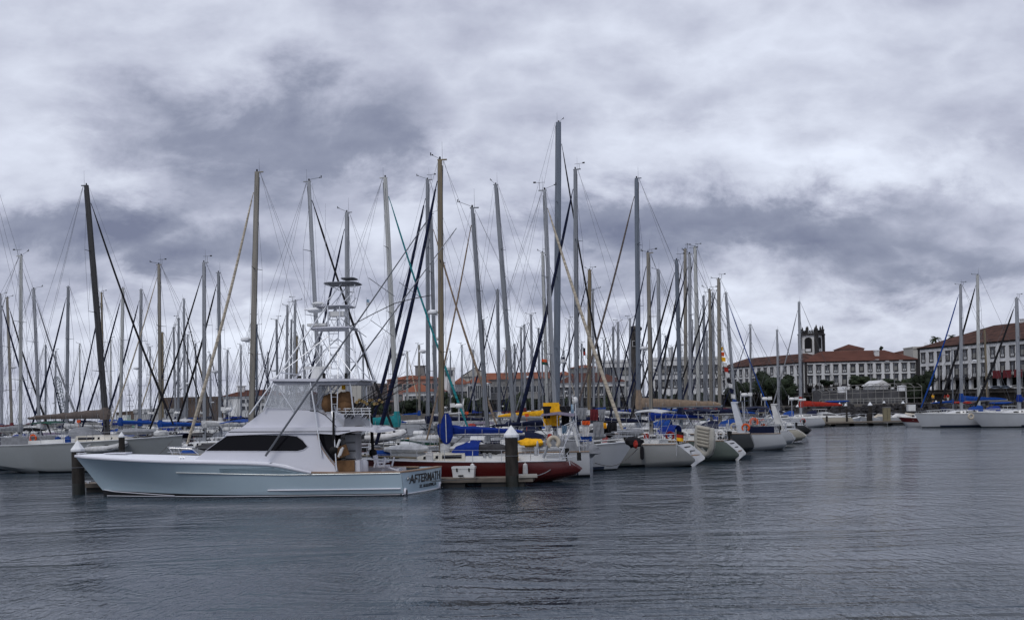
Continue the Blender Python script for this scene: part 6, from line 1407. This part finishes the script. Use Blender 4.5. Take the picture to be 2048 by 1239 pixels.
T = thing('outboard_bracket', 'red-topped outboard leg clamped on the rail of the red yacht', 'outboard', px(1090, 900, 51.4)); o_ = px(1090, 900, 51.4); mb = MB(); mb.tube(px(1087, 915, 51.4) - o_, px(1096, 888, 51.4) - o_, .07, n=8); mb.build('leg', alud, T); mb = MB(); mb.loft([[c + Vector((.10 * math.cos(a), .1 * math.sin(a), 0)) for a in [k * 1.047 for k in range(6)]] for c in (px(1096, 889, 51.4) - o_, px(1100, 867, 51.4) - o_)]); mb.build('cowl', fabric['red'], T, smooth=True)
# yellow bags, blue jib bundle, dark bundle
for (x, y, Y, rx, rz_, c, lb) in ((1062, 885, 55.2, .75, .24, 'yellow', 'yellow bundled sail bag on deck behind the tallest pile'), (985, 897, 52.6, .8, .28, 'darkgrey', 'dark bundle lashed on the coachroof of the red yacht'), (1172, 900, 55.5, .75, .4, 'grey', 'grey crumpled cover on the stern of the blunt-sterned white yacht'), (1268, 884, 57.2, .5, .30, 'black', 'black folded awning behind the bow with the cream jib'), (1271, 888, 56.6, .12, .22, 'red', 'red cloth tied at the foot of the fat cream jib'), (940, 895, 53.0, 1.0, .35, 'pale', 'pale cockpit tent with grey stripes behind the royal blue collar')):
    p = px(x, y, Y); mb = MB(); mb.ball((0, 0, 0), 1, 12, 8, (rx, .4, rz_)); r = random.Random(x); mb.v = [tuple(Vector(v) * (1 + r.uniform(-.2, .2))) for v in mb.v]; o = mb.build('canvas_bundle', fabric[c], origin=p, smooth=True); tag(o, lb, 'bundle')
# hanging royal blue jib collar, as on the red yacht
T = thing('sail_bundle', 'royal blue hanging sail bag strapped to the tan mast of the red yacht', 'sail bag', px(893, 825, 53.0)); o_ = px(893, 825, 53.0); mb = MB(); rs_ = []
for y, w in ((826, 8), (838, 20), (856, 25), (872, 26), (884, 16), (887, 8)): c = px(893, y, 53.0) - o_; hw = w * 53 / F / 2; rs_.append([c + Vector((hw * math.cos(a), .16 * math.sin(a), 0)) for a in [2 * math.pi * k / 10 for k in range(10)]])
mb.loft(rs_); mb.build('bag', fabric['royal'], T, smooth=True); mb = MB(); rs_ = []
for y, w in ((886, 20), (900, 22), (908, 18)): c = px(891, y, 53.1) - o_; hw = w * 53 / F / 2; rs_.append([c + Vector((hw * math.cos(a), .2 * math.sin(a), 0)) for a in [2 * math.pi * k / 10 for k in range(10)]])
mb.loft(rs_); mb.build('sail_foot', fabric['pale'], T, smooth=True); mb = MB(); mb.tube(px(891, 828, 52.7) - o_, px(893, 884, 52.7) - o_, .02); mb.build('strap', fabric['white'], T)
# dark pillar-like furled square sail seen behind the tan boom cover
T = thing('dark_furled_mast', 'tall dark furled mast with a small sign near its top, behind the tan boom cover', 'column', (px(1272, 760, 190).x, 190, 0)); top = px(1266, 655, 190).z
mb = MB(); rs_ = []; r = random.Random(4)
for i in range(9): z = top * i / 8; w = (1.0 - .25 * i / 8) * r.uniform(.95, 1.08); rs_.append([Vector((w * math.cos(a), w * math.sin(a), z)) for a in [2 * math.pi * k / 10 for k in range(10)]])
mb.loft(rs_); cm = mb.build('shaft', stonedark, T, smooth=True); mb = MB(); mb.ball((.1, 0, top - .2), 1, 9, 6, (1.3, 1.2, .6)); mb.build('capital', stonedark, T); mb = MB(); mb.box((-.2, -.95, top - 3.0), (.9, .1, 1.1)); mb.build('sign', mat('sign_pale', (.4, .4, .4), .5), T); mb = MB(); mb.box((-.2, -1.01, top - 3.0), (.7, .05, .9)); mb.build('sign_face', rubber, T)
# mooring lines and kayaks
for (a, b, lb) in (((1140, 900, 53), (1040, 950, 50), 'pale green mooring line from the red yacht stern to the front pile'), ((1275, 897, 57.5), (1190, 925, 55.5), 'dark mooring line slanting down from the bow with the cream jib'), ((345, 880, 70), (262, 925, 66), 'dark mooring line from the rounded grey bow down left'), ((128, 895, 74), (62, 938, 79), 'slack dark line from the long grey yacht to the finger pontoon')):
    p, q = px(*a), px(*b); mb = MB(); pts = [p + (q - p) * t - Vector((0, 0, .5 * math.sin(math.pi * t))) for t in [i / 8 for i in range(9)]]; mb.path(pts, .022, 5); tag(mb.build('mooring_line', fabric['grey'] if 'pale' in lb else rope), lb, 'rope')
for (x, y, Y, c, lb) in ((1916, 805, 165, 'red', 'red kayak on a rack behind the right-hand yachts'), (1948, 807, 165, 'red', 'second red kayak right of the blue boom collar'), (2000, 806, 163, 'blue', 'blue kayak on a rack at the right edge'), (1674, 803, 170, 'blue', 'blue covered boat hull propped on the quay left of the pavilion')):
    p = px(x, y, Y); mb = MB(); mb.loft([[Vector((t * 2.2, w * .36 * math.cos(a), w * .22 * math.sin(a) + .12 * t * t)) for a in [2 * math.pi * k / 8 for k in range(8)]] for t, w in ((-1, .05), (-.6, .8), (0, 1), (.6, .8), (1, .05))]); o = mb.build('kayak', fabric[c], origin=p, smooth=True); tag(o, lb, 'kayak')
